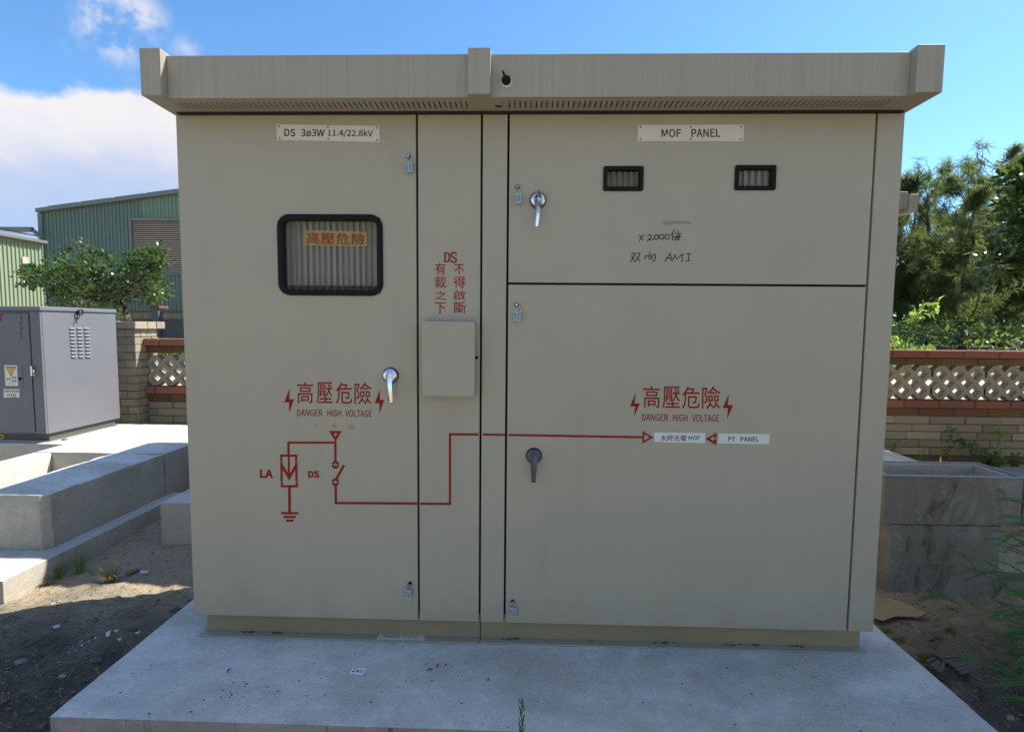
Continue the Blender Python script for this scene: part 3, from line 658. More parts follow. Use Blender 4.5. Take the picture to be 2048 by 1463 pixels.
# sliding panel characters
z6 = ztf(820, 490, 9.75)
mb = MB(); OW = .022
for ch, q in (('有', (485,345,695,575)), ('載', (480,600,715,835)), ('之', (480,895,715,1065)), ('下', (480,1118,700,1325)),
              ('不', (860,370,1060,572)), ('得', (850,608,1080,835)), ('啟', (845,880,1085,1070)), ('斷', (858,1095,1090,1325))):
    a = z6(q[0], q[1]); b_ = z6(q[2], q[3]); add_text(mb, ch, rectq(a[0], a[1], b_[0], b_[1]), YP, -.001 if ch == '載' else .006)
def st6(pts, w): stroke(mb, [z6(*p) for p in pts], w, YP)
st6([(685,145),(685,332)], 3.2); st6([(655,146),(720,146)], 1.6); st6([(660,330),(725,330)], 1.6)
st6([(718,146),(752,168),(768,210),(768,262),(748,312),(722,330)], 3.0)
st6([(900,150),(905,200)], 1.5); st6([(898,162),(868,146),(825,152),(800,185),(815,222),(870,250),(902,285),(895,322),(858,336),(812,325),(795,298)], 2.9); st6([(792,285),(792,335)], 1.5)
mb.build('painted_warning', m_redtext, pA, recalc=False)
# handwriting on the upper door
z7 = ztf(1180, 310, 5.12); mb = MB()
def H(*pts): stroke(mb, [z7(*p) for p in pts], 1.75, YP)
H((502,818),(545,872)); H((552,812),(498,882))
H((590,826),(610,815),(628,825),(622,845),(585,878),(600,868),(655,862))
for cx, cy in ((680,840),(735,836),(790,836)):
    H(*[(cx+22*math.cos(t*math.pi/7), cy+24*math.sin(t*math.pi/7)) for t in range(15)])
H((870,760),(825,825)); H((850,800),(842,872)); H((900,768),(905,785)); H((868,800),(935,805)); H((890,812),(898,832)); H((920,808),(908,832)); H((852,836),(938,834)); H((878,845),(866,868)); H((878,846),(915,843),(900,866)); H((868,868),(918,866))
H((418,1008),(462,1006),(445,1045),(410,1095)); H((425,1030),(458,1092)); H((478,1008),(512,1004),(500,1040),(462,1092)); H((478,1035),(512,1092))
H((618,992),(600,1018)); H((575,1025),(558,1052),(568,1062)); H((572,1035),(668,1015),(672,1050),(655,1088),(638,1076)); H((602,1042),(605,1066)); H((604,1042),(640,1040),(632,1062),(606,1064))
H((762,1092),(822,1005),(832,1085)); H((775,1062),(845,1050)); H((842,1086),(872,1022),(885,1062),(950,1012),(940,1090),(950,1094)); H((985,1012),(1038,1012)); H((1012,1012),(1008,1082)); H((975,1084),(1032,1080))
mb.build('handwriting', m_ink, doorU, recalc=False)['kind'] = 'stuff'
mb = MB(); poly_px(mb, [z7(750,675), z7(1032,676), z7(1032,705), z7(900,706), z7(752,717)], YP); mb.build('paint_patch', m_ghost, doorU, recalc=False)
# filler dots
mb = MB()
for x, y, r in ((600,505,17),(773,511,22),(927,516,32)):
    pts = []
    for i in range(14):
        a = 2*math.pi*i/14; rr = r*(.85+.25*random.random()); pts.append(z5(x+rr*math.cos(a), y+rr*.85*math.sin(a)))
    poly_px(mb, pts, YP)
mb.build('filler_spot', m_brass, doorL, recalc=False)['kind'] = 'stuff'
# nameplates
def nameplate(parent, q, txt, tq, mat, screws=True, y=0.):
    mb = MB(); plate_px(mb, q, -.0025+y, -.0002+y); mb.mat(1)
    for s, t in txt: add_text(mb, s, t, -.0029+y, .006)
    if screws:
        for u in (.027, .5, .973):
            for v_ in (.12, .88):
                c = quadmap(*[aty(*p, -.003) for p in q], u, v_)
                mb.lathe_y((c.x, 0, c.z), [(.0032, -.0024), (.003, -.004), (.001, -.0048)], 10)
    return mb.build('nameplate' if screws else 'label_strip', [mat, m_ink], parent)
za = ztf(540, 230, 8.533)
nameplate(doorL, (za(108,158), za(1868,186), za(1875,460), za(118,428)),
          [('DS', (za(245,235), za(432,238), za(432,368), za(245,363))), ('3ø3W', (za(530,240), za(932,245), za(925,372), za(530,368))),
           ('11.4/22.8kV', (za(985,246), za(1755,256), za(1755,388), za(985,378)))], None, m_plate)
zb = ztf(1260, 230, 7.877)
nameplate(doorU, (zb(125,158), zb(1800,150), zb(1790,415), zb(118,412)),
          [('MOF', (zb(497,222), zb(803,222), zb(803,350), zb(497,352))), ('PANEL', (zb(968,220), zb(1422,218), zb(1422,346), zb(968,350)))], None, m_plate)
nameplate(doorD, (z8(457,728), z8(1058,735), z8(1054,852), z8(457,838)),
          [('太陽光電', (z8(532,757), z8(838,760), z8(835,828), z8(532,824))), ('MOF', (z8(862,768), z8(995,766), z8(992,816), z8(862,816)))], None, m_sticker, False)
nameplate(doorD, (z8(1212,738), z8(1808,747), z8(1803,866), z8(1204,855)),
          [('PT', (z8(1325,776), z8(1408,778), z8(1408,832), z8(1325,830))), ('PANEL', (z8(1468,778), z8(1688,778), z8(1688,834), z8(1468,832)))], None, m_sticker, False)
# terminal cover on the narrow panel
mb = MB(); a = aty(844, 642, -.055); b_ = aty(949, 793, -.055)
mb.box(a.x, b_.x, -.055, -.001, b_.z, a.z); mb.build('terminal_cover', m_paint, pA, bevel=.003, seg=3)
c0 = aty(847, 800, -.003); mb = MB(); mb.box(c0.x, b_.x+.008, -.0025, 0, c0.z, b_.z+.02); mb.build('cover_base', m_paint, pA)
for px in (885, 899, 914):
    p = aty(px, 797, -.02); mb = MB(); mb.tube([(p.x, -.026, b_.z-.006), (p.x, -.026, b_.z+.004)], .0055, 6); mb.build('cover_screw', m_steel, pA)
p = aty(957, 714, 0); mb = MB(); mb.tube([(b_.x+.001, -.03, p.z), (b_.x+.012, -.03, p.z)], .006, 8); mb.build('cover_latch', m_rubber, pA)
# handles
m_satin = simple('satin_grey_lever', (.10, .105, .11), .35, .3)
def handle(px, py, pxe, pye, parent, peak=False, mat=None):
    c = aty(px, py, -.012); e_ = aty(pxe, pye, -.045)
    mb = MB(); mb.lathe_y((c.x, 0, c.z), [(.035, 0), (.035, -.003), (.033, -.006), (.032, -.010)], 36); mb.build('handle_rose', m_rubber, parent, smooth=False)
    mb = MB(); mb.lathe_y((c.x, 0, c.z), [(.0315, -.008), (.0315, -.013), (.029, -.0175), (.022, -.021), (.012, -.0225)], 36)
    top = Vector((c.x, -.022, c.z+(.036 if peak else .024)))
    # faceted lever: ridge in front, two flanks
    secs = [(top, .004, .004), (Vector((c.x, -.040, c.z+.004)), .0125, .018), (Vector((c.x, -.046, c.z-.03)), .0105, .016), (Vector((e_.x, -.047, e_.z+.01)), .0075, .011), (Vector((e_.x, -.046, e_.z)), .0065, .010)]
    n0 = len(mb.v)
    for p, hw, dp in secs:
        hw *= 1.3; mb.v += [(p.x-hw, p.y+dp, p.z), (p.x-hw*.15, p.y, p.z), (p.x+hw, p.y+dp*.7, p.z), (p.x+hw*.8, p.y+dp*1.2, p.z), (p.x-hw*.8, p.y+dp*1.25, p.z)]
    for i in range(len(secs)-1):
        for j in range(5): mb.f.append((n0+i*5+j, n0+i*5+(j+1) % 5, n0+(i+1)*5+(j+1) % 5, n0+(i+1)*5+j)); mb.m.append(0)
    mb.f.append(tuple(n0+j for j in range(5))); mb.m.append(0); mb.f.append(tuple(n0+(len(secs)-1)*5+j for j in range(4, -1, -1))); mb.m.append(0)
    mb.build('door_handle', mat or m_chrome, parent, bevel=.0012)
handle(780, 751, 780, 805, doorL); handle(1076, 399, 1072, 452, doorU, True); handle(1068, 912, 1067, 965, doorD, False, m_satin)
# studs for the padlocks
def stud(px, py, parent):
    p = aty(px, py, -.01); mb = MB(); mb.lathe_y((p.x, 0, p.z), [(.0085, 0), (.0085, -.009), (.0070, -.0115)], 18)
    mb.mat(1).lathe_y((p.x, 0, p.z), [(.0055, -.0113), (.005, -.0122)], 14); mb.build('lock_stud', [m_rubber, m_chrome], parent, smooth=False)
    return p
def padlock(px, py, bx, by, tilt, label, parent, first=[None]):
    s = stud(px, py, parent); b_ = aty(bx, by, -.02)
    t = empty('padlock', (s.x, -.006, s.z-.004), label, 'padlock', 'small blue-grey padlocks hanging on the cabinet doors')
    w, h, d = .028, .040, .007; ca, sa = math.cos(tilt), math.sin(tilt)
    def tf(u, v_): return (b_.x+u*ca-v_*sa, b_.z+u*sa+v_*ca)
    mb = MB(); q = rrect(-w/2, w/2, -h/2, h/2, .002, 3); pts = [tf(*p) for p in q]
    mb.prism([(p[0], -.020, p[1]) for p in pts], (0, d*1.8, 0)); mb.mat(1)
    # embossed vertical print
    for k in range(5):
        u0 = .002; v0 = -.013+k*.0056; mb.poly([(tf(u, v_)[0], -.0203, tf(u, v_)[1]) for u, v_ in ((u0, v0), (u0+.0065, v0), (u0+.0065, v0+.003), (u0, v0+.003))])
    mb.poly([(tf(u, v_)[0], -.0203, tf(u, v_)[1]) for u, v_ in ((-.009, -.013), (-.006, -.013), (-.006, .013), (-.009, .013))])
    mb.build('lock_body', [m_lock, m_lockink], t)
    mb = MB(); pts = []
    for u, v_ in ((-.0105, h/2-.003), (-.0105, h/2+.012)): x, z = tf(u, v_); pts.append((x, -.014, z))
    for i in range(1, 6):
        a = math.pi*(1-i/6); x, z = tf(.0105*math.cos(a), h/2+.012+.0095*math.sin(a)); pts.append((x, -.014, z))
    for u, v_ in ((.0105, h/2+.012), (.0105, h/2-.003)): x, z = tf(u, v_); pts.append((x, -.014, z))
    mb.tube(pts, .0013, 6); mb.build('shackle', m_steel, t)
padlock(816, 312, 818, 334, .14, 'small padlock at the top right of the left door, above the rounded window', doorL)
padlock(819, 1168, 816, 1188, -.16, 'small padlock at the bottom right corner of the left door', doorL)
padlock(1035, 373, 1036, 397, .05, 'small padlock beside the chrome handle of the upper right door', doorU)
padlock(1033, 609, 1034.5, 632, -.1, 'small padlock near the top left of the lower right door, under the seam', doorD)
padlock(1025, 1204, 1025, 1224, -.12, 'small padlock in the bottom left corner of the lower right door', doorD)
# plinth, flange, dirt
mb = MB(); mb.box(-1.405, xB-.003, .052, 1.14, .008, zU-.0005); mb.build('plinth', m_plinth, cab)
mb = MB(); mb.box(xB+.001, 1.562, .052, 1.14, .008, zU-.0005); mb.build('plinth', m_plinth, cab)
mb = MB(); mb.box(-1.422, xB-.002, .012, 1.16, .0015, .0075); mb.build('base_flange', m_fascia, cab, bevel=.001)
mb = MB(); mb.box(xB+.001, 1.578, .012, 1.16, .0015, .0075); mb.build('base_flange', m_fascia, cab, bevel=.001)
for x in (-1.33, -.22, .05, .60, 1.33):
    mb = MB(); mb.tube([(x, .03, zU-.004), (x, .03, zU+.002)], .007, 8); mb.build('drain_plug', m_rubber, cab)
mb = MB(); q = [atz(758,1267,.009), atz(848,1269,.009), atz(850,1279,.009), atz(753,1277,.009)]; mb.prism([p-Vector((0,0,.001)) for p in q], (0,0,.0012)); mb.mat(1)
vs_, fs_ = text_geo('FROM  T.P.C'); tq = [atz(769,1269,.0096), atz(836,1270.5,.0096), atz(836,1275.5,.0096), atz(767,1274,.0096)]; n = len(mb.v)
mb.v += [tuple(quadmap(*tq, u, v_)) for u, v_ in vs_]; mb.f += [tuple(n+i for i in f) for f in fs_]; mb.m += [1]*len(fs_)
mb.build('floor_label', [m_plate, m_ink], cab, recalc=False)
# roof
zS, YC, YF = 2.303, -.186, -.150
cl0, cl1, clz = aty(280, 140, YC).x, aty(321, 140, YC).x, aty(300, 95.5, YC).z
cr1, crz = aty(1888, 140, YC).x, aty(1868, 88.5, YC).z; cr0 = aty(1834, 140, YC).x
jc0, jc1, jcz = aty(935.5, 140, YC).x, aty(981, 140, YC).x, aty(958, 95, YC).z
fz = aty(650, 109.5, YF).z; fzr = aty(1500, 105.5, YF).z
mb = MB(); mb.box(cl1+.0005, jc0+.02, YF, YF+.012, zS+.001, fz); mb.build('fascia', m_fascia, cab, bevel=.002)
mb = MB(); mb.box(jc0+.0205, cr0-.0005, YF, YF+.012, zS+.001, fzr); mb.build('fascia', m_fascia, cab, bevel=.002)
mb = MB(); mb.box(jc0, jc1, YC, YF-.0005, zS-.001, jcz); mb.box(jc0, jc1, YF, YF+.03, max(fz, fzr)+.001, jcz); mb.build('joint_cover', m_fascia, cab, bevel=.002)
mb = MB(); mb.box(cl0, cl1, YC, 1.34, zS-.001, clz); mb.build('side_fascia', m_fascia, cab, bevel=.002)
mb = MB(); mb.box(cr0, cr1, YC, 1.34, zS-.001, crz); mb.build('side_fascia', m_fascia, cab, bevel=.002)
print('ROOF', cl0, cl1, clz, cr0, cr1, crz, jc0, jc1, jcz, fz, fzr)
mb = MB(); mb.box(cl1+.001, cr0-.001, YF+.013, 1.33, 2.405, 2.42); mb.build('roof_sheet', m_paint, cab)
mb = MB(); mb.box(cl1+.001, cr0-.001, 1.315, 1.33, zS+.001, 2.404); mb.build('rear_fascia', m_fascia, cab)
def soffit():
    ya, yb = atz(700, 204, zS).y, atz(700, 217, zS).y
    ys_ = [YF+.001, ya, yb, .03]
    holes = []
    for a, b_ in ((345, 942), (1018, 1775)):
        xa = atz(a, 211, zS).x; xb = atz(b_, 211, zS).x; n = int((xb-xa)/.0213)
        holes += [(xa+i*.0213, xa+i*.0213+.0048) for i in range(n+1)]
    mb = MB(); x0, x1 = cl1+.001, cr0-.001
    mb.poly([(x0, ys_[0], zS), (x1, ys_[0], zS), (x1, ys_[1], zS), (x0, ys_[1], zS)])
    mb.poly([(x0, ys_[2], zS), (x1, ys_[2], zS), (x1, ys_[3], zS), (x0, ys_[3], zS)])
    cur = x0
    for a, b_ in holes: mb.poly([(cur, ys_[1], zS), (a, ys_[1], zS), (a, ys_[2], zS), (cur, ys_[2], zS)]); cur = b_
    mb.poly([(cur, ys_[1], zS), (x1, ys_[1], zS), (x1, ys_[2], zS), (cur, ys_[2], zS)])
    mb.build('soffit', m_fascia, cab, recalc=False)
    mb = MB(); mb.box(x0, x1, ys_[1]-.01, ys_[2]+.01, zS+.010, zS+.014); mb.build('soffit_liner', m_dark, cab)
soffit()
mb = MB(); mb.box(xL+.02, xR-.02, -.0245, .02, zS-.006, zS-.001); mb.build('soffit_shadow_strip', m_dark, cab)  # black strip put in for the shadow line under the soffit
mb = MB(); c = aty(1013, 163, YF-.004); mb.lathe_y((c.x, YF, c.z), [(.022, 0), (.0215, -.002), (.019, -.004)], 26); mb.build('latch_ring', m_plate, cab)
mb = MB(); c = aty(1012.5, 161, YF-.004); mb.lathe_y((c.x, YF, c.z), [(.0185, -.004), (.0175, -.010), (.012, -.013)], 22); e_ = aty(1005, 142, YF-.02)
mb.tube([(c.x, YF-.012, c.z), (e_.x, YF-.022, e_.z)], [.005, .0035], 8); mb.build('latch_lever', m_rubber, cab)
h = atz(997, 212.5, zS); mb = MB(); k0 = Vector((c.x-.003, YF-.012, c.z-.012)); mb.tube([k0, k0.lerp(h, .5)+Vector((.003, -.012, -.004)), h+Vector((0, 0, .003))], .0011, 5); mb.build('latch_wire', simple('wire_brown', (.35, .2, .09), .5), cab)
mb = MB(); mb.poly([(h.x+.017*math.cos(a*math.pi/9), h.y+.009*math.sin(a*math.pi/9), zS-.0006) for a in range(18)]); mb.build('wire_hole', m_dark, cab)
# dust heaps along the flange
def debris(name, pts, size, mat, label, cat, kind='stuff', zfun=None):
    mb = MB()
    for (x, y, z) in pts:
        s = size*(.35+1.5*random.random()**3); a = random.random()*6.28; n = random.randint(5, 7)
        ring = [Vector((x+s*math.cos(a+2*math.pi*i/n)*random.uniform(.6, 1.2), y+s*.7*math.sin(a+2*math.pi*i/n)*random.uniform(.6, 1.2), z)) for i in range(n)]
        top = Vector((x+random.uniform(-.2, .2)*s, y, z+s*random.uniform(.25, .6)))
        k = len(mb.v); mb.v += [tuple(r) for r in ring]+[tuple(top)]
        for i in range(n): mb.f.append((k+i, k+(i+1) % n, k+n)); mb.m.append(0)
    o = mb.build(name, mat); tag(o, label, cat, None, kind); return o
pts = [(x, .047+random.uniform(-.008, .003), .0078) for x in [random.choice([-1.2,-1.08,-1.0,-.95,-.6,-.02,.02,.35,.36,.7,1.0,1.12,1.24,1.3])+random.gauss(0, .02) for _ in range(70)]]
debris('dust_heaps', pts, .009, simple('dust_brown', (.12, .09, .06), .95), 'brown dust and crumbs gathered along the foot of the cabinet', 'dust')

# ------------------------------------------------------------------ second cabinet behind
cb = empty('rear_cabinet', (.6, 2.7, .29), 'second beige cabinet mostly hidden behind the big one, roof corner showing at right', 'electrical cabinet')
mb = MB(); mb.box(-1.78, 2.78, 2.2, 3.3, .30, 2.33); mb.build('housing', m_paint, cb, bevel=.003)
mb = MB(); mb.box(-1.9, 2.90, 1.87, 3.4, 2.335, 2.455); mb.build('roof', m_fascia, cb, bevel=.004)
a = aty(1811, 388, 1.85); b_ = aty(1835, 423, 1.85); mb = MB(); mb.box(2.902, b_.x, 1.85, 3.42, b_.z, a.z); mb.build('side_fascia', m_paint, cb, bevel=.003)

# ------------------------------------------------------------------ grey meter box on the left
gb = empty('grey_cabinet', (-5.2, 2.9, .29), 'grey metal service box with warning stickers standing on the left deck', 'electrical cabinet')
xg = -4.46; y0 = 2.47; p0 = atx(88, 870, xg)
y0 = atx(86, 740, xg).y; y1 = atx(236, 740, xg).y; zb_ = aty(86, 868, y0).z; zt_ = aty(66, 622, y0).z
mb = MB(); mb.box(-6.4, xg, y0+.02, y1, zb_, zt_); mb.build('housing', m_grey, gb, bevel=.003)
mb = MB(); mb.box(-6.42, xg+.012, y0-.01, y1+.01, zt_+.001, zt_+.045); mb.build('lid', m_grey, gb, bevel=.012, seg=3)
mb = MB(); mb.box(-6.3, xg-.03, y0+.06, y1-.04, .293, zb_-.001); mb.build('plinth', simple('olive_plinth', (.09, .095, .08), .7, var=.2), gb)
mb = MB(); mb.box(-6.32, xg-.015, y0+.04, y1-.02, .2915, .30); mb.build('base_flange', m_steel, gb)
xd = aty(66, 740, y0).x
mb = MB(); mb.box(-6.38, xd-.012, y0-.004, y0+.018, zb_+.02, zt_-.02); gd = mb.build('door', m_greyd, gb, bevel=.003)
mb = MB(); mb.box(xd-.012, xd, y0+.012, y0+.019, zb_+.02, zt_-.02); mb.build('door_gap', m_dark, gb)
mb = MB(); mb.box(xd, xg-.001, y0-.003, y0+.018, zb_+.005, zt_-.005); mb.build('corner_post', m_greyd, gb, bevel=.002)
zc = ztf(0, 600, 5.045); yy = y0-.0045
def box_px(mb, x0_, y0_, x1_, y1_, y, t):
    a = aty(*zc(x0_, y0_), y); b2 = aty(*zc(x1_, y1_), y); mb.box(a.x, b2.x, y-t, y, b2.z, a.z)
mb = MB(); box_px(mb, 30, 650, 240, 885, yy, .003); mb.build('hatch', m_greyd, gd, bevel=.001)
mb = MB(); box_px(mb, 44, 655, 184, 865, yy-.003, .0008); mb.mat(1)
yq = yy-.0040
poly_px(mb, [zc(55,672), zc(163,672), zc(112,770)], yq); mb.mat(2); poly_px(mb, [zc(66,682), zc(152,682), zc(112,757)], yq-.0003); mb.mat(1)
for x, y, w in ((66,795,16),(92,795,16),(122,780,16),(148,780,16),(122,815,18),(148,815,18)):
    for k in range(3): stroke(mb, [zc(x, y-5+k*6), zc(x+w, y-5+k*6)], .8, yq)
    stroke(mb, [zc(x+w*.5, y-9), zc(x+w*.5, y+11)], .8, yq)
for x in range(78, 158, 9): stroke(mb, [zc(x, 843), zc(x+6, 843)], 1.0, yq)
poly_px(mb, [zc(97,700), zc(127,700), zc(125,705), zc(99,705)], yq-.0005)
mb.build('warning_sticker', [m_plate, m_ink, m_yellow], gd, recalc=False)
mb = MB(); plate_px(mb, [zc(37,895), zc(196,897), zc(196,985), zc(150,975), zc(38,984)], yy-.0008, yy); mb.mat(1)
for row, x0_, x1_ in ((918, 46, 186), (956, 72, 165)):
    for x in range(x0_, x1_, 19):
        for k in range(3): stroke(mb, [zc(x, row-8+k*8), zc(x+13, row-8+k*8)], .8, yy-.0012)
        stroke(mb, [zc(x+6, row-11), zc(x+6, row+11)], .8, yy-.0014)
mb.build('lower_sticker', [m_plate, m_redtext], gd, recalc=False)
p = aty(*zc(203, 793), yy-.003); mb = MB(); mb.lathe_y((p.x, yy-.003, p.z), [(.016, 0), (.015, -.004), (.008, -.006)], 16); mb.build('hatch_lock', m_rubber, gd)
p = aty(*zc(344, 712), y0); mb = MB(); mb.lathe_y((p.x, y0-.004, p.z), [(.022, 0), (.02, -.012), (.012, -.018)], 16)
mb.lathe_y((p.x, y0-.004, p.z-.035), [(.014, 0), (.012, -.010), (.008, -.014)], 12); mb.box(p.x-.008, p.x+.008, y0-.03, y0-.004, p.z-.045, p.z+.045); mb.build('latch', m_chrome, gb, bevel=.002)
mb = MB(); stroke(mb, [zc(18,125), zc(2,210)], 2.6, yq+.003); mb.build('painted_bolt', m_redtext, gd, recalc=False)
mb = MB()
for i, (dx, row) in enumerate([(-6,130),(4,175),(0,235),(4,285),(0,330),(6,375)]):   # marker scribble running down the door
    r_ = random.Random(i); x = 212+dx
    for k in range(4): stroke(mb, [zc(x-14+r_.uniform(-3, 8), row-12+k*8), zc(x+8+r_.uniform(-6, 8), row-14+k*8+r_.uniform(-4, 4))], .55, yq+.003)
    stroke(mb, [zc(x+r_.uniform(-8, 8), row-16), zc(x+r_.uniform(-8, 8), row+14)], .55, yq+.003)
mb.build('handwriting', m_ink, gd, recalc=False)['kind'] = 'stuff'
# right side: louvres, hook, embossed letters
z2 = ztf(0, 580, 4.18); xs_ = xg+.0005
for c_ in range(3):
    for r_ in range(9):
        px = 600+c_*61+r_*2; py = 318+r_*29.5
        a = atx(*z2(px-23, py), xg); b2 = atx(*z2(px+23, py), xg); t_ = atx(*z2(px, py-8), xg).z; u_ = atx(*z2(px, py+8), xg).z
        mb = MB(); k = .012
        A = [(xg, a.y, t_), (xg+k, a.y+.006, u_), (xg+k, b2.y-.006, u_), (xg, b2.y, t_)]
        mb.poly(A); mb.poly([(xg, a.y, t_), (xg, a.y, u_), (xg+k, a.y+.006, u_)]); mb.poly([(xg, b2.y, t_), (xg+k, b2.y-.006, u_), (xg, b2.y, u_)])
        mb.mat(1).poly([(xg+.0006, a.y, u_-.006), (xg+.0006, b2.y, u_-.006), (xg+.0006, b2.y, u_+.002), (xg+.0006, a.y, u_+.002)])
        mb.build('louvre', [m_grey, m_dark], gb, recalc=False)
mb = MB(); c = atx(*z2(675, 185), xg+.03); pts = [(xg+.03, c.y+.03*math.cos(t), c.z+.026*math.sin(t)) for t in [i*math.pi/7 for i in range(-7, 7)]]
mb.tube(pts, .006, 8); q0 = atx(*z2(652, 180), xg+.02); q1 = atx(*z2(635, 280), xg+.02); mb.tube([q0, q1], .005, 6); mb.tube([(xg, q0.y, q0.z), q0], .012, 8); mb.build('hook', m_rubber, gb)
vs_, fs_ = text_geo('TPC'); tq = [atx(*z2(632, 712), xg+.0007), atx(*z2(745, 712), xg+.0007), atx(*z2(745, 778), xg+.0007), atx(*z2(640, 782), xg+.0007)]
mb = MB(); mb.v += [tuple(quadmap(*tq, u, v_)) for u, v_ in vs_]; mb.f += fs_; mb.m += [0]*len(fs_); mb.build('faded_letters', simple('faded_grey', (.150, .155, .172), .5), gb, recalc=False)
mb = MB(); cyy = y0+.055; c = aty(3, 873, cyy)
halfp = [(c.x+.03*math.cos(a), cyy-.001, c.z+.022*math.sin(a)) for a in [i*2*math.pi/20 for i in range(20)]]; halfq = [(c.x+.018*math.cos(a), cyy-.001, c.z+.012*math.sin(a)) for a in [i*2*math.pi/20 for i in range(20)]]
for i in range(20): mb.poly([halfp[i], halfp[(i+1) % 20], halfq[(i+1) % 20], halfq[i]])
mb.build('yellow_mark', m_yellow, gb, recalc=False)

# ------------------------------------------------------------------ brick walls
def brick_mesh(name, seed):
    r_ = random.Random(seed); bm = bmesh.new(); bmesh.ops.create_cube(bm, size=1)
    bmesh.ops.bevel(bm, geom=bm.edges[:], offset=.035, segments=1, affect='EDGES')
    for v in bm.verts: v.co += Vector((r_.uniform(-1, 1)*.008, r_.uniform(-1, 1)*.02, r_.uniform(-1, 1)*.025))
    me = bpy.data.meshes.new(name); bm.to_mesh(me); bm.free(); return me
BM = {}
def brick(parent, x0, x1, y0, y1, z0, z1, mat, name='brick'):
    k = (mat.name, random.randrange(4))
    if k not in BM: BM[k] = brick_mesh('brick', hash(k[1])+3); BM[k].materials.append(mat)
    o = bpy.data.objects.new(name, BM[k]); COL.objects.link(o); o.parent = parent
    o.location = Vector(((x0+x1)/2, (y0+y1)/2, (z0+z1)/2))-wloc(parent); o.scale = (x1-x0, y1-y0, z1-z0); return o
LP, LH, LD = .186, .378, .09
def lattice_mesh(n=3, hole=.68):
    mb = MB(); hb = LH/4
    def cell(cx, cz, quads):
        for (sx, sz) in quads:
            o0, o1 = (cx+sx*LP/2, cz), (cx, cz+sz*hb); i0, i1 = (cx+sx*LP/2*hole, cz), (cx, cz+sz*hb*hole)
            k = len(mb.v)
            for y in (0, LD): mb.v += [(o0[0], y, o0[1]), (o1[0], y, o1[1]), (i1[0], y, i1[1]), (i0[0], y, i0[1])]
            mb.f += [(k, k+1, k+2, k+3), (k+7, k+6, k+5, k+4), (k+3, k+2, k+6, k+7), (k, k+4, k+5, k+1)]; mb.m += [0]*4
    for i in range(n):
        for zz_ in (hb, 3*hb): cell(LP*(i+.5), zz_, ((1,1),(1,-1),(-1,1),(-1,-1)))
    for i in range(n+1):
        sx = (1, -1) if 0 < i < n else ((1,) if i == 0 else (-1,))
        for zz_, szs in ((0, (1,)), (2*hb, (1, -1)), (4*hb, (-1,))): cell(LP*i, zz_, [(a, c) for a in sx for c in szs])
    me = bpy.data.meshes.new('lattice_block'); me.from_pydata(mb.v, [], mb.f); me.materials.append(m_lattice)
    bm = bmesh.new(); bm.from_mesh(me); bmesh.ops.recalc_face_normals(bm, faces=bm.faces[:]); bm.to_mesh(me); bm.free(); return me
LM = lattice_mesh()
def lattice(parent, x, y, z, s=1., dark=None):
    o = bpy.data.objects.new('lattice_block', LM); COL.objects.link(o); o.parent = parent; o.location = Vector((x, y, z))-wloc(parent); o.scale = (.985*s, s, s); return o
def garden_wall(x0, x1, Y, rows, label, latz, off=0.):
    """rows: (z0, z1, proud, mat, phase)"""
    w = empty('brick_wall', ((x0+x1)/2, Y, GZ), label, 'brick wall', 'brick and lattice garden walls')
    BLn = .376
    for z0, z1, proud, mat, ph in rows:
        x = x0-ph*BLn
        while x < x1:
            a, b2 = max(x, x0), min(x+BLn-.008, x1)
            if b2-a > .03:
                j = random.uniform(-.003, .003); brick(w, a, b2, Y-proud+j, Y+.14, z0+.003+random.uniform(0, .002), z1-.004, mat)
            x += BLn
    zlo = min(r[0] for r in rows); zl0, zl1 = latz
    mb = MB(); mb.box(x0+.005, x1-.005, Y+.012, Y+.13, zlo, zl0-.01); mb.box(x0+.005, x1-.005, Y+.012, Y+.13, zl1+.004, max(r[1] for r in rows)-.012); mb.build('mortar_core', m_mortar, w)
    x = x0+off
    while x < x1-.1: lattice(w, x, Y+.012, zl0, 1.); x += LP*3+.012
    return w
Yr = 3.6
zr = lambda py: aty(1782, py, Yr).z
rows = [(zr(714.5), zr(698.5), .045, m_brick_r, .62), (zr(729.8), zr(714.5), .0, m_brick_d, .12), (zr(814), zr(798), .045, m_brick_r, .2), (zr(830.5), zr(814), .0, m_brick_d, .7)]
z = zr(830.5); hb = .0865; k = 0
pat = [m_brick_g, m_brick_g, m_brick_g, m_brick_g, m_brick_g, m_brick_d, m_brick_g]
while z > -.32:
    rows.append((z-hb, z, .0, pat[k % len(pat)], (.35, .85, .0, .6, .3, .75, .1)[k % 7])); z -= hb; k += 1
LH_save = LH
zl0 = zr(797.8); zl1 = zr(729.8); sc = (zl1-zl0)/LH
for v in LM.vertices: v.co.z *= sc
w_r = garden_wall(1.6, 7.6, Yr, rows, 'grey brick wall with red coping and diamond lattice band, right of the big cabinet', (zl0, zl1), .03)
Yl = 4.03
zr = lambda py: aty(300, py, Yl).z
zt0 = zr(675)
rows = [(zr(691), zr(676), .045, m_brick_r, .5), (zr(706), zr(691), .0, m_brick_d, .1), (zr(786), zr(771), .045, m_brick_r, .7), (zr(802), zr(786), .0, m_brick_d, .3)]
z = zr(802); k = 0
while z > -.2: rows.append((z-hb, z, .0, m_brick_t, (.2, .7)[k % 2])); z -= hb; k += 1
w_l = garden_wall(-4.56, -1.0, Yl, rows, 'brick wall with lattice band between the left pillar and the big cabinet', (zr(771), zr(706)), .0)
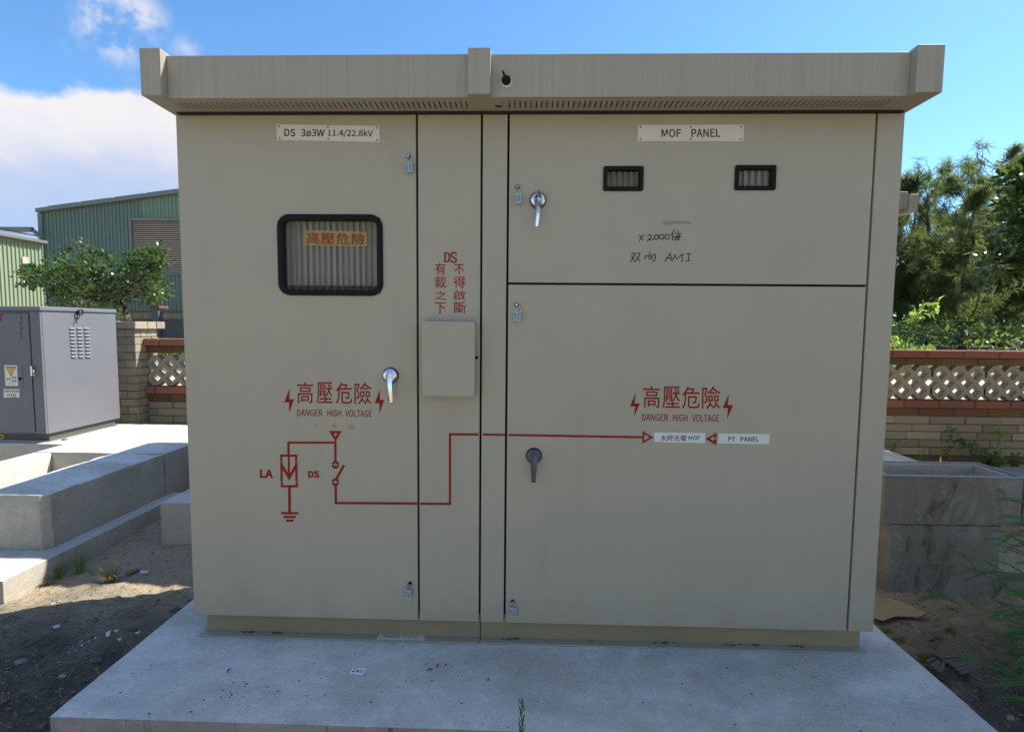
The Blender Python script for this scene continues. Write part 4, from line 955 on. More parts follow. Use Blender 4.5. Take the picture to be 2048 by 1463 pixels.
# pillar at the left end
pl = empty('brick_pillar', (-4.76, 4.1, GZ), 'square tan brick pillar with projecting cap beside the grey box', 'brick pillar')
px0, px1, py0, py1 = -4.97, -4.565, 3.86, 4.24; ztop = aty(250, 655, py0).z
z = GZ-.1; k = 0; H_ = .092
while z+H_ < ztop+.02:
    s = .5 if k % 2 else 0.
    def row(a, b2, fn):
        L_ = .19; x = a-(L_*.5 if k % 2 else 0)
        while x < b2-1e-4:
            u, v_ = max(a, x), min(b2, x+L_-.007)
            if v_-u > .02: fn(u, v_)
            x += L_
    row(px0, px1, lambda u, v_: brick(pl, u, v_, py0+random.uniform(-.003, .003), py0+.09, z, z+H_-.007, m_brick_t))
    row(py0+.094, py1, lambda u, v_: brick(pl, px1-.09, px1+random.uniform(-.003, .003), u, v_, z, z+H_-.007, m_brick_t))
    z += H_; k += 1
zcap = z
for x in (px0-.05, px0+.14, px0+.33-.01): brick(pl, x, min(x+.183, px1+.045), py0-.045, py0+.15, zcap, zcap+.085, m_brick_t)
for y in (py0+.155, py0+.315): brick(pl, px1-.14, px1+.045, y, y+.152, zcap, zcap+.085, m_brick_t)
mb = MB(); mb.box(px0+.01, px1-.012, py0+.012, py1-.01, GZ-.1, zcap+.06); mb.build('mortar_core', m_mortar, pl)
# far wall beyond the garden
fw = empty('brick_wall', (-9, 14, GZ), 'distant dark grey wall with small lattice band and pillar below the green hall', 'brick wall', 'brick and lattice garden walls')
Yf = 13.0; zf = lambda py: aty(340, py, Yf).z
mb = MB(); mb.box(-17, -4, Yf, Yf+.15, GZ, zf(640)); mb.build('lower_wall', simple('dark_render', (.10, .10, .10), .9, var=.2, scale=3), fw)
mb = MB(); mb.box(-17, -4, Yf-.02, Yf+.17, zf(641)+.01, zf(637)); mb.build('coping', m_brick_d, fw); mb = MB(); mb.box(-17, -4, Yf-.02, Yf+.17, zf(624)-.0, zf(622)); mb.build('coping', m_brick_d, fw)
a = aty(304, 640, Yf-.1).x; b2 = aty(317, 640, Yf-.1).x
mb = MB(); mb.box(a, b2, Yf-.1, Yf+.25, GZ, zf(617)); mb.build('pillar', simple('dark_render2', (.12, .12, .12), .9, var=.2, scale=3), fw)
mb = MB(); mb.box(a-.03, b2+.05, Yf-.13, Yf+.28, zf(617), zf(611)); mb.build('pillar_cap', m_brick_d, fw)
lz0, lz1 = zf(637), zf(624); s_ = (lz1-lz0)/(LH*sc)
x = -13.0
while x < -7: lattice(fw, x, Yf+.02, lz0, s_); x += LP*3*s_+.01

# ------------------------------------------------------------------ green halls
def corrug(x0, x1, z0f, z1f, y, pitch, depth, mat, name, parent, along='x', sign=-1):
    mb = MB(); n = max(1, round((x1-x0)/pitch)); pitch = (x1-x0)/n; P = []
    for i in range(n):
        x = x0+i*pitch; P += [(x, 0), (x+pitch*.72, 0), (x+pitch*.79, depth), (x+pitch*.93, depth)]
    P.append((x0+n*pitch, 0))
    for a, b2 in zip(P, P[1:]):
        if along == 'x': mb.poly([(a[0], y+sign*a[1], z0f(a[0])), (b2[0], y+sign*b2[1], z0f(b2[0])), (b2[0], y+sign*b2[1], z1f(b2[0])), (a[0], y+sign*a[1], z1f(a[0]))])
        else: mb.poly([(y+sign*a[1], a[0], z0f(a[0])), (y+sign*b2[1], b2[0], z0f(b2[0])), (y+sign*b2[1], b2[0], z1f(b2[0])), (y+sign*a[1], a[0], z1f(a[0]))])
    return mb.build(name, mat, parent, recalc=False)
hall = empty('green_hall', (-15, 25, GZ), 'large dark green corrugated hall with sloping roof and slatted shutter opening', 'building')
YH = 25.0; hx0 = aty(82, 420, YH).x; slope = (8.295-7.346)/(25.277-17.924); ztopf = lambda x: 7.10+(x-hx0)*slope
ox0 = aty(263, 440, YH).x; oz1 = aty(262, 441, YH).z; oz0 = aty(262, 545, YH).z; ox1 = ox0+6.2
xsplit = aty(284, 420, YH).x
corrug(hx0, ox0, lambda x: GZ, lambda x: ztopf(x), YH, .2, .05, m_green, 'wall_cladding', hall)
corrug(ox0, ox1, lambda x: GZ, lambda x: oz0, YH, .2, .05, m_green, 'wall_cladding', hall)
corrug(ox0, xsplit, lambda x: oz1, lambda x: ztopf(x), YH, .2, .05, m_green, 'wall_cladding', hall)
corrug(xsplit, ox1, lambda x: oz1, lambda x: ztopf(x), YH, .2, .05, m_green2, 'wall_cladding', hall)['label'] = 'upper cladding painted paler where the shade ends'
corrug(ox1, -2.0, lambda x: GZ, lambda x: ztopf(x), YH, .2, .05, m_green, 'wall_cladding', hall)
mb = MB(); mb.box(ox0, ox1, YH+.3, YH+.35, oz0, oz1); mb.build('opening_back', simple('dim_interior', (.05, .045, .04), .8), hall)
ns = 27
me0 = None
for i in range(ns):
    z = oz0+.05+i*(oz1-oz0-.1)/(ns-1)
    if me0 is None:
        mb = MB(); mb.prism([(ox0+.05, YH-.02, 0), (ox0+.05, YH+.03, .045), (ox0+.05, YH+.045, .045), (ox0+.05, YH-.005, 0)], (ox1-ox0-.1, 0, 0)); o = mb.build('shutter_slat', m_slat, None); me0 = o.data
    else: o = bpy.data.objects.new('shutter_slat', me0); COL.objects.link(o)
    o.parent = hall; o.location = Vector((0, 0, z))-wloc(hall)
mb = MB(); mb.box(ox0-.1, ox0+.02, YH-.08, YH+.3, oz0-.1, oz1+.1); mb.box(ox0+.02, ox1, YH-.08, YH+.3, oz1+.0, oz1+.12); mb.box(ox0+.02, ox1, YH-.08, YH+.3, oz0-.1, oz0); mb.build('opening_frame', m_trim, hall)
xe = -2.0
mb = MB(); mb.prism([(hx0-.08, YH-.25, ztopf(hx0-.08)-.02), (xe, YH-.25, ztopf(xe)-.02), (xe, YH-.25, ztopf(xe)+.17), (hx0-.08, YH-.25, ztopf(hx0-.08)+.17)], (0, .3, 0)); mb.build('eave_trim', m_trim, hall)
mb = MB(); mb.prism([(hx0-.08, YH+.06, ztopf(hx0-.08)+.1), (xe, YH+.06, ztopf(xe)+.1), (xe, YH+.06, ztopf(xe)+.16), (hx0-.08, YH+.06, ztopf(hx0-.08)+.16)], (0, 18, 0)); mb.build('roof', m_trim, hall)
for i in range(7):
    xa = hx0+.3+i*1.75; mb = MB(); za_, zb2 = ztopf(xa)+.27, ztopf(xa+1.6)+.27
    mb.prism([(xa, YH+.1, za_), (xa+1.65, YH+.1, zb2), (xa+1.65, YH+.1, zb2+.05), (xa, YH+.1, za_+.05)], (0, 1.1, 0)); mb.build('solar_panel', m_trim, hall)
    mb = MB(); mb.box(xa+.2, xa+.27, YH+.12, YH+.2, ztopf(xa)+.15, za_+.04); mb.build('panel_foot', m_trim, hall)
mb = MB(); mb.box(hx0-.12, hx0+.1, YH-.1, YH+.1, GZ, ztopf(hx0)-.05); mb.build('corner_trim', m_trim, hall)
mb = MB(); mb.box(hx0, hx0+.05, YH+.1, YH+18, GZ, ztopf(hx0)); mb.build('side_wall', m_green, hall)
zv = ztf(0, 350, 4.18)
a = aty(*zv(682, 572), YH-.07); b2 = aty(*zv(760, 612), YH-.07); mb = MB(); mb.box(a.x, b2.x, YH-.07, YH-.0, b2.z-.3, a.z); mb.build('wall_vent', simple('dull_pink', (.26, .2, .18), .8), hall)
# lower hall on the far left: its long side faces right and catches the sun
hl = empty('green_hall', (-18.3, 11, GZ), 'sunlit pale green corrugated hall with solar roof at the left edge', 'building')
xw = -18.2; ztw = atx(84, 487, xw).z; yy1 = atx(84, 487, xw).y
corrug(3, yy1, lambda y: GZ, lambda y: ztw, xw, .15, .04, m_green3, 'wall_cladding', hl, along='y', sign=1)
mb = MB(); mb.box(xw-.1, xw+.22, 3, yy1, ztw, ztw+.1); mb.build('gutter', m_trim, hl)
mb = MB(); mb.prism([(xw, 3, ztw+.04), (xw-9, 3, ztw+.8), (xw-9, 3, ztw+.88), (xw, 3, ztw+.12)], (0, yy1-3, 0)); mb.build('roof', m_trim, hl)
for i in range(10):
    ya = yy1-1.35-i*1.4
    mb = MB(); mb.prism([(xw+.1, ya, ztw+.22), (xw-2.4, ya, ztw+.50), (xw-2.4, ya, ztw+.54), (xw+.1, ya, ztw+.26)], (0, 1.32, 0)); mb.build('solar_panel', m_solar, hl)
mb = MB(); mb.box(xw-8, xw, 2.9, 3, GZ, ztw); mb.build('end_wall', m_green3, hl)
a = atx(*zv(183, 680), xw+.06); b2 = atx(*zv(238, 745), xw+.06); mb = MB(); mb.box(xw+.05, xw+.08, min(a.y, b2.y), max(a.y, b2.y), b2.z, a.z); mb.build('window', simple('pale_pink_pane', (.5, .42, .33), .6), hl)
a = atx(*zv(190, 755), xw+.06); b2 = atx(*zv(245, 865), xw+.06); mb = MB(); mb.box(xw+.05, xw+.08, min(a.y, b2.y), max(a.y, b2.y), b2.z, a.z); mb.build('window', MATS['pale_pink_pane'], hl)
hb_ = empty('beige_hall', (0, -15, GZ), 'pale corrugated hall standing behind the photographer, mirrored faintly in the panes', 'building')
corrug(-16, 16, lambda x: GZ, lambda x: 6.2, -15.0, .25, .05, simple('pale_cladding', (.5, .47, .40), .5), 'wall_cladding', hb_, sign=1)
mb = MB(); mb.box(-16.2, 16.2, -27, -14.8, 6.2, 6.4); mb.build('roof', m_trim, hb_)
# steel canopy frame between the halls
cf = empty('steel_canopy', (-27, 26, GZ), 'thin grey steel canopy beam with diagonal brace between the two green halls', 'steel frame')
zbm = aty(40, 459, 24.6).z
mb = MB(); mb.box(-36, hx0-.13, 24.5, 24.7, zbm-.12, zbm+.12); mb.build('beam', m_trim, cf)
p0 = aty(68, 462, 24.6); p1 = aty(84, 478, 24.6); mb = MB(); mb.tube([p0, p1], .1, 6); mb.build('brace', m_trim, cf)
mb = MB(); mb.box(-35.9, -35.7, 24.5, 24.7, GZ, zbm-.12); mb.build('post', m_trim, cf)

# ------------------------------------------------------------------ vegetation
def leaf(mb, p, d, up, L, W, fold=.25):
    """small folded leaf: 2 quads"""
    d = d.normalized(); s = d.cross(up); s = s.normalized() if s.length > 1e-4 else Vector((1,0,0)); n = s.cross(d)
    k = len(mb.v); m1 = p+d*L*.5
    mb.v += [tuple(p), tuple(m1+s*W*.5+n*W*fold), tuple(p+d*L-n*L*.08), tuple(m1-s*W*.5+n*W*fold), tuple(m1)]
    mb.f += [(k, k+1, k+4), (k+1, k+2, k+4), (k, k+4, k+3), (k+4, k+2, k+3)]; mb.m += [mb.k]*4
def leaf5(mb, p, d, up, L, W):
    """rounder leaf: hexagon-ish, 6 tris"""
    d = d.normalized(); s = d.cross(up); s = s.normalized() if s.length > 1e-4 else Vector((1,0,0)); n = s.cross(d)
    k = len(mb.v)
    P = [p, p+d*L*.3+s*W*.42, p+d*L*.7+s*W*.5, p+d*L, p+d*L*.7-s*W*.5, p+d*L*.3-s*W*.42, p+d*L*.5-n*W*.14]
    mb.v += [tuple(q) for q in P]
    for i in range(6): mb.f.append((k+i, k+(i+1) % 6, k+6)); mb.m.append(mb.k)
def rv(r_): 
    while True:
        v = Vector((r_.uniform(-1, 1), r_.uniform(-1, 1), r_.uniform(-1, 1)))
        if .05 < v.length < 1: return v.normalized()
def limb(mb, r_, p, d, L, r0, depth, tips, spread=.6, bend=.25, nseg=5, kids=3, up=.15):
    pts = [p]; rs = [r0]; q = p.copy(); dd = d.normalized()
    for i in range(nseg):
        dd = (dd+rv(r_)*bend+Vector((0, 0, up))*.5).normalized(); q = q+dd*L/nseg; pts.append(q.copy()); rs.append(r0*(1-.55*(i+1)/nseg))
    mb.tube(pts, rs, 6 if r0 > .015 else 4)
    if depth == 0: tips.append((pts[-1], dd)); tips.append((pts[-2], dd)); return
    for k in range(kids):
        j = r_.randint(max(1, nseg-3), nseg); nd = (dd+rv(r_)*spread).normalized()
        limb(mb, r_, pts[j], nd, L*r_.uniform(.55, .85), rs[j]*.75, depth-1, tips, spread, bend, max(3, nseg-1), kids, up)
def broadleaf(name, base, height, label, cat, crownf, nleaf, L, W, mat, bark, seed, trunk_top, r0=.05, depth=3, kids=3, group=None, lean=(0,0), shell=.5, nclump=60, cr=.28):
    """trunk with limbs; crown of leaf clumps spread through the volume crownf(r)->point"""
    r_ = random.Random(seed); t = empty(name, base, label, cat, group); B = Vector(base)
    mb = MB(); tips = []
    pts = [B, B+Vector((lean[0]*.4, lean[1]*.4, (trunk_top-B.z)*.5)), Vector((B.x+lean[0], B.y+lean[1], trunk_top))]
    mb.tube(pts, [r0*1.3, r0, r0*.85], 8)
    clumps = [crownf(r_) for _ in range(nclump)]
    top = pts[-1]
    hubs = [clumps[i] for i in range(0, nclump, max(1, nclump//7))]
    for hcl in hubs:
        mid = top.lerp(hcl, .5)+rv(r_)*.08*(hcl-top).length; mb.tube([top, mid, hcl], [r0*.55, r0*.35, r0*.12], 6)
    for c in clumps:
        hcl = min(hubs, key=lambda q: (q-c).length); s = top.lerp(hcl, .6)
        mb.tube([s, s.lerp(c, .5)+rv(r_)*.05, c], [r0*.22, r0*.14, r0*.06], 4)
    mb.build('trunk', bark, t, smooth=True)
    mb = MB()
    for c in clumps:
        rc = cr*r_.uniform(.6, 1.25)
        for k in range(int(nleaf/nclump*r_.uniform(.6, 1.4))):
            v = rv(r_); p = c+v*rc*(r_.random()**.4)*Vector((1, 1, .75)).length/1.6; p.z -= 0
            d = (v+Vector((0, 0, r_.uniform(-.5, .6)))+rv(r_)*.6)
            u = (Vector((0, 0, 1))+rv(r_)*.55).normalized(); leaf5(mb, p, d, u, L*r_.uniform(.6, 1.2), W*r_.uniform(.7, 1.2))
    mb.build('crown', mat, t, smooth=False, recalc=False)
    return t
# left plumeria-like tree: crown traced as an uneven volume
def crown_left(r_):
    Y = 6.0+r_.uniform(-.7, .7)
    lobes = [((120,558),60,28),((190,560),70,38),((160,520),42,26),((280,552),42,42),((240,535),50,28),((72,553),28,10),((305,520),18,16),((150,588),40,12),((215,585),40,18),((300,575),24,16)]
    (cx, cy), rx, ry = r_.choice(lobes); a = r_.random()*6.28; q = r_.random()**.5
    return aty(cx+rx*q*math.cos(a), cy+ry*q*math.sin(a), Y)
bl = aty(258, 690, 6.0); broadleaf('leafy_tree', (bl.x, 6.0, GZ), 2.5, 'small leafy tree with glossy round leaves above the left brick pillar', 'tree', crown_left, 4600, .085, .055, m_leaf, m_bark, 11, aty(250, 612, 6.0).z, r0=.038, nclump=130, cr=.14, lean=(-.04, 0))
def crown_right(r_):
    # wide crown reaching in over the trough from beyond the right edge
    while True:
        v = Vector((r_.uniform(-1, 1), r_.uniform(-1, 1), r_.uniform(-1, 1)))
        if v.length < 1: break
    p = Vector((5.95, 1.5, 3.75))+Vector((v.x*1.65, v.y*1.5, v.z*1.0))
    return p if p.x > .95*(p.y-CAM[1])+.75 else crown_right(r_)
broadleaf('shade_tree', (6.3, 1.7, GZ), 4, 'broad-leaved shade tree standing just outside the right edge beside the trough', 'tree', crown_right, 15000, .16, .09, m_leafd, m_bark, 5, 2.2, r0=.11, nclump=170, cr=.42)
def crown_near(r_):
    while True:
        v = Vector((r_.uniform(-1, 1), r_.uniform(-1, 1), r_.uniform(-1, 1)))
        if v.length < 1: break
    p = Vector((4.45, .3, 3.4))+Vector((v.x*1.45, v.y*1.7, v.z*.95))
    return p if p.x > .95*(p.y-CAM[1])+.6 else crown_near(r_)
broadleaf('shade_tree', (5.4, -.3, GZ), 4, 'broad-leaved shade tree standing outside the frame right of the pad', 'tree', crown_near, 24000, .17, .095, m_leafd, m_bark, 15, 2.0, r0=.11, nclump=210, cr=.42)
def crown_edge(r_):
    lobes = [((2035,410),25,30),((2050,470),45,35),((2000,512),32,16),((2050,530),45,25),((2040,355),16,14),((2085,440),40,80)]
    (cx, cy), rx, ry = r_.choice(lobes); a = r_.random()*6.28; q = r_.random()**.5
    return aty(cx+rx*q*math.cos(a), cy+ry*q*math.sin(a), 3.2+r_.uniform(-.4, .4))
broadleaf('leafy_tree', (6.6, 3.0, GZ), 3, 'broad-leaved tree branches hanging in at the right edge above the wall', 'tree', crown_edge, 1500, .10, .06, m_leaf, m_bark, 6, 2.0, r0=.06, nclump=50, cr=.15)
# casuarinas
def casuarina_mesh(seed, Ht, Rw, nspray):
    r_ = random.Random(seed); mb = MB(); tips = []; seg = []
    # trunk
    pts = []; q = Vector((0,0,0)); n = 9
    for i in range(n+1): pts.append(q.copy()); q = q+Vector((r_.uniform(-1, 1)*.10, r_.uniform(-1, 1)*.10, Ht*.92/n))
    mb.tube(pts, [.10*(1-.85*i/n)+.012 for i in range(n+1)], 7)
    for i in range(40):
        f = r_.uniform(.10, .98); j = f*n; a = pts[int(j)].lerp(pts[min(n, int(j)+1)], j-int(j)); an = r_.random()*6.28
        L = Rw*(1.05-.55*f)*r_.uniform(.55, 1.15); d = Vector((math.cos(an), math.sin(an), r_.uniform(.5, 1.3))).normalized()
        P = [a]; dd = d.copy()
        for k in range(5): dd = (dd+rv(r_)*.22+Vector((0, 0, .06))).normalized(); P.append(P[-1]+dd*L/5)
        mb.tube(P, [.03*(1.1-f)*(1-.16*k)+.004 for k in range(6)], 5); seg += [(P[k], P[k+1]) for k in range(1, 5)]
        for m_ in range(3):
            k = r_.randint(1, 5); d2 = (dd+rv(r_)*.9).normalized(); p2 = P[k]+d2*L*.35; mb.tube([P[k], P[k].lerp(p2, .5)+rv(r_)*.04, p2], [.010, .006, .003], 4); seg += [(P[k], p2)]*2
    mt = bpy.data.meshes.new('trunk'); mt.from_pydata(mb.v, [], mb.f); mt.materials.append(m_bark); mt.polygons.foreach_set('use_smooth', [True]*len(mt.polygons))
    mb = MB()
    for i in range(nspray):
        a, b2 = r_.choice(seg); c = a.lerp(b2, r_.random())+rv(r_)*r_.uniform(0, .10)
        if c.z > Ht*.62 and noise.noise(c*1.9+Vector((seed, 0, 0))) < .02: continue
        for k in range(7):
            d = (rv(r_)*.9+Vector((0, 0, -.05))+(b2-a).normalized()*.6).normalized(); L = r_.uniform(.16, .34); w = .0075
            s = d.cross(rv(r_)); s = s.normalized()*w; tip = c+d*L+Vector((0, 0, -.07)); m1 = c+d*L*.55
            n_ = len(mb.v); mb.v += [tuple(c-s*.5), tuple(c+s*.5), tuple(m1+s), tuple(m1-s), tuple(tip)]; mb.f += [(n_, n_+1, n_+2, n_+3), (n_+3, n_+2, n_+4)]; mb.m += [0, 0]
    mc = bpy.data.meshes.new('crown'); mc.from_pydata(mb.v, [], mb.f); mc.materials.append(m_needle)
    return mt, mc
CV = [casuarina_mesh(21, 5.6, 2.1, 3600), casuarina_mesh(22, 5.2, 2.4, 3600), casuarina_mesh(23, 5.9, 1.9, 3200)]
spots = [  # px, depth Y, scale, variant, rot, label
 (1926, 10.2, .92, 0, .3, 'feathery dark casuarina with a clear bare trunk above the wall bushes'),
 (1850, 12.5, 1.08, 1, 2.1, 'feathery casuarina with rounded top rising beside the roof corner of the rear cabinet'),
 (1990, 13.0, 1.15, 2, 4.0, 'feathery casuarina with pointed top right of the bare trunk'),
 (2075, 11.4, 1.0, 1, .9, 'feathery casuarina at the right edge behind the glossy leaves'),
 (1800, 15.0, 1.1, 2, 1.2, 'casuarina half hidden by the right edge of the big cabinet'),
 (1905, 16.5, 1.08, 0, 5.2, 'tall casuarina in the back row behind the clear trunk'),
 (2010, 17.5, 1.1, 1, 3.3, 'back-row casuarina with sky showing through its top'),
 (1740, 13.0, 1.0, 0, 2.6, 'casuarina standing behind the right side of the big cabinet'),
 (2140, 15.0, 1.2, 2, 2.9, 'casuarina just outside the right edge of the grove'),
 (1860, 20.0, 1.1, 1, 1.9, 'far casuarina closing the gap behind the left of the grove'),
 (1960, 21.5, 1.15, 2, .4, 'far casuarina closing the gap behind the middle of the grove'),
 (2060, 21.0, 1.1, 0, .9, 'far casuarina closing the gap behind the right of the grove')]
for px, Y, s, v, ro, lab in spots:
    p = aty(px, 690, Y); s *= (5.6*s-1.1)/(5.6*s); t = empty('casuarina_tree', (p.x, Y, bank_z(p.x, Y)-.05), lab, 'tree', 'casuarinas beyond the right wall'); t.rotation_euler = (0, 0, ro); t.scale = (s, s, s)
    for nm, me in (('trunk', CV[v][0]), ('crown', CV[v][1])): o = bpy.data.objects.new(nm, me); COL.objects.link(o); o.parent = t
# undergrowth mass, bushes
def bush(name, c, rx, ry, rz, n, L, W, mat, label, cat, seed, kind=None, group=None):
    r_ = random.Random(seed); mb = MB(); C = Vector(c); cl = [rv(r_)*(r_.random()**.3) for _ in range(max(6, n//60))]
    for i in range(n):
        q = r_.choice(cl); v = (q+rv(r_)*.28); p = C+Vector((v.x*rx, v.y*ry, abs(v.z)*rz if kind != 'x' else v.z*rz))
        leaf(mb, p, (v+rv(r_)*.8+Vector((0, 0, .3))), (Vector((0, 0, 1))+rv(r_)*.6).normalized(), L*r_.uniform(.6, 1.3), W*r_.uniform(.7, 1.2))
    o = mb.build(name, mat, None, recalc=False); tag(o, label, cat, group, kind); return o
r0_ = random.Random(4); mb = MB()
for i in range(16000):
    x = r0_.uniform(3.5, 22); y = r0_.uniform(7.5, 17); h = (.72+.6*noise.noise(Vector((x*.7, y*.7, 0)))+.25*noise.noise(Vector((x*2.1, y*2.1, 4))))
    if h < .15: continue
    if y < 8.4+.8*noise.noise(Vector((x*.8, 0, 7))): continue
    z = bank_z(x, y)+h*.85*r0_.random()**.45
    leaf(mb, Vector((x, y, z)), rv(r0_)+Vector((0, 0, .4)), (Vector((0,0,1))+rv(r0_)*.5).normalized(), r0_.uniform(.07, .17), r0_.uniform(.04, .085))
for i in range(20000):
    x = r0_.uniform(7, 36); y = r0_.uniform(15, 26); h = 2.6+1.5*noise.noise(Vector((x*.5, y*.5, 3)))+.6*noise.noise(Vector((x*1.7, y*1.7, 3)))
    leaf(mb, Vector((x, y, .9+h*r0_.random()**.8)), rv(r0_)+Vector((0, 0, .3)), (Vector((0,0,1))+rv(r0_)*.6).normalized(), r0_.uniform(.16, .34), r0_.uniform(.09, .17))
o = mb.build('undergrowth', m_bush, None, recalc=False); tag(o, 'low leafy undergrowth covering the ground under the casuarinas', 'undergrowth', None, 'stuff')
p = aty(1812, 692, 5.2); bush('lime_shrub', (p.x-.1, 5.2, .75), .42, .4, .52, 1800, .06, .03, m_lime, 'bright lime-green rounded shrub just behind the right wall beside the cabinet', 'shrub', 3)
# sapling with bright leaves
sp_ = empty('sapling', tuple(aty(1848, 690, 5.6).xy)+(GZ,), 'thin young sapling with bright large leaves in front of the dark grove', 'plant')
r_ = random.Random(8); b0 = Vector((sp_.location.x, 5.6, GZ)); tp = aty(1845, 640, 5.6); mb = MB(); mb.tube([b0, b0.lerp(tp, .6)+Vector((.03,0,0)), tp], [.012, .009, .006], 5)
mb2 = MB()
for (qx, qy) in ((1830,632),(1852,622),(1868,612),(1875,605),(1842,628),(1860,626),(1825,636),(1850,612)):
    q = aty(qx, qy, 5.6+r_.uniform(-.15, .15)); mb.tube([tp, q], [.004, .002], 4)
    for k in range(6): leaf(mb2, q+rv(r_)*.03, rv(r_)*.8+Vector((0,0,-.1)), Vector((0,0,1))+rv(r_)*.4, r_.uniform(.09, .15), .06)
mb.build('stem', m_bark, sp_); mb2.build('foliage', m_lime, sp_, recalc=False)
# shrubs along left
p = aty(325, 672, 5.2); bush('low_shrub', (p.x, 5.2, p.z-.35), .55, .3, .42, 900, .06, .035, m_bush, 'bright green leaves showing above the left brick wall', 'shrub', 12)
p = aty(225, 622, 6.6); bush('low_shrub', (p.x, 6.6, p.z-.5), .3, .3, .55, 500, .07, .04, m_bush, 'small green shrub behind the cap of the brick pillar', 'shrub', 13)
p = aty(150, 640, 7.0); bush('low_shrub', (p.x, 7.0, GZ+.9), .8, .5, 1.1, 1400, .08, .05, m_leaf, 'dark leafy shrub behind the grey metal box', 'shrub', 14)
# climbers on the right wall
def vine(pts, seed, label, n=40, L=.05, mat=None):
    r_ = random.Random(seed); t = empty('wall_vine', tuple(aty(*pts[0], Yr-.12).xy)+(GZ,), label, 'plant', 'weeds climbing the right brick wall')
    P = [aty(x, y, Yr-.10-r_.uniform(0, .12)) for x, y in pts]; mb = MB(); mb.tube(P, .004, 4); mb.build('stem', m_stem, t); mb = MB()
    for i in range(n):
        f = r_.random()*(len(P)-1); k = int(f); p = P[k].lerp(P[k+1], f-k)+rv(r_)*.05; leaf(mb, p, rv(r_)+Vector((0,-.4,.2)), Vector((0,-.5,1))+rv(r_)*.5, L*r_.uniform(.6, 1.3), L*.6)
    mb.build('foliage', mat or m_bush, t, recalc=False)
vine([(1990,938),(1965,915),(1945,895),(1925,885),(1915,890)], 1, 'leafy weed arching across the middle of the right wall', 110)
vine([(1998,940),(1992,905),(2000,870),(2003,862)], 2, 'tall leafy weed stem standing against the right wall', 70, mat=m_lime)
vine([(1905,938),(1895,900),(1905,870),(1903,850)], 3, 'thin dark weed stem against the right wall', 36)
vine([(1805,930),(1795,900),(1790,885)], 4, 'dry thin weed beside the cabinet edge at the wall', 30, .035, m_grassm)
vine([(1830,935),(1845,905),(1852,890)], 5, 'wiry weed with tiny pale leaves left of the wall centre', 30, .03, m_grassm)
vine([(1975,940),(1990,928),(1972,905)], 6, 'leafy weed low at the foot of the right wall', 110, .055)
vine([(2035,945),(2020,925),(2040,915)], 7, 'green weed at the foot of the wall near the right edge', 60)
p = aty(1880, 940, Yr-.5); mb = MB(); r_ = random.Random(2)
for k in range(5):
    q = aty(1880+k*.8, 906+abs(k-2)*4, Yr-.5); mb.poly([p+Vector((k*.01-.03,0,-.1)), p+Vector((k*.01-.01,0,-.1)), q])
o = mb.build('lime_sprout', m_lime, None, recalc=False); tag(o, 'upright lime-green sprout behind the trough', 'plant')
# weeds strip at the wall foot
mb = MB()
for i in range(1100):
    x = r0_.uniform(3.4, 7.2); y = r0_.uniform(2.9, 3.5); z = GZ+r0_.random()**2*.22; leaf(mb, Vector((x, y, z)), rv(r0_)+Vector((0,0,.5)), Vector((0,0,1)), .05, .028)
o = mb.build('weeds', m_bush, None, recalc=False); tag(o, 'low weeds growing along the foot of the right brick wall', 'weeds', None, 'stuff')
# pinnate plant in the right foreground
def pinnate(mb, ms, base, tip, sag, r_, n=24, L=.029, W=.0068):
    base = Vector(base); tip = Vector(tip); P = []
    for i in range(9): t_ = i/8; q = base.lerp(tip, t_); q.z += sag*4*t_*(1-t_); P.append(q)
    ms.tube(P, [.0022-.0015*i/8 for i in range(9)], 4)
    for i in range(1, n):
        t_ = i/n*8; k = min(7, int(t_)); p = P[k].lerp(P[k+1], t_-k); d = (P[k+1]-P[k]).normalized(); s = d.cross(Vector((0,0,1))).normalized()
        l = L*math.sin(math.pi*(.12+.8*i/n))**.6*r_.uniform(.85, 1.1)
        for sg in (-1, 1): leaf(mb, p, s*sg+d*.45+Vector((0,0,r_.uniform(-.35, .1))), Vector((0,0,1)), l, W, .05)
pp = empty('pinnate_shrub', (2.85, .25, GZ), 'leaning shrub with long feathery compound leaves in the bottom right corner', 'plant')
r_ = random.Random(15); mb = MB(); ms_ = MB()
def PT(px, py, Y): return aty(px, py, Y)
stems = [[(2120,1330,.25),(2048,1240,.3),(1950,1212,.35),(1925,1195,.38),(1895,1190,.4)], [(2130,1260,.3),(2040,1190,.35),(2000,1165,.4),(1950,1138,.42)], [(2120,1180,.3),(2060,1160,.35),(2010,1145,.42),(1965,1135,.45)], [(2120,1400,.0),(2040,1355,.05),(1965,1325,.1)], [(2130,1120,.5),(2070,1090,.5),(2010,1070,.5)], [(2130,1040,.4),(2080,1010,.45),(2020,1000,.5)]]
for st_ in stems:
    P = [PT(*q) for q in st_]; ms_.tube(P, [.006, .0048, .004, .0034, .0028][:len(P)], 5)
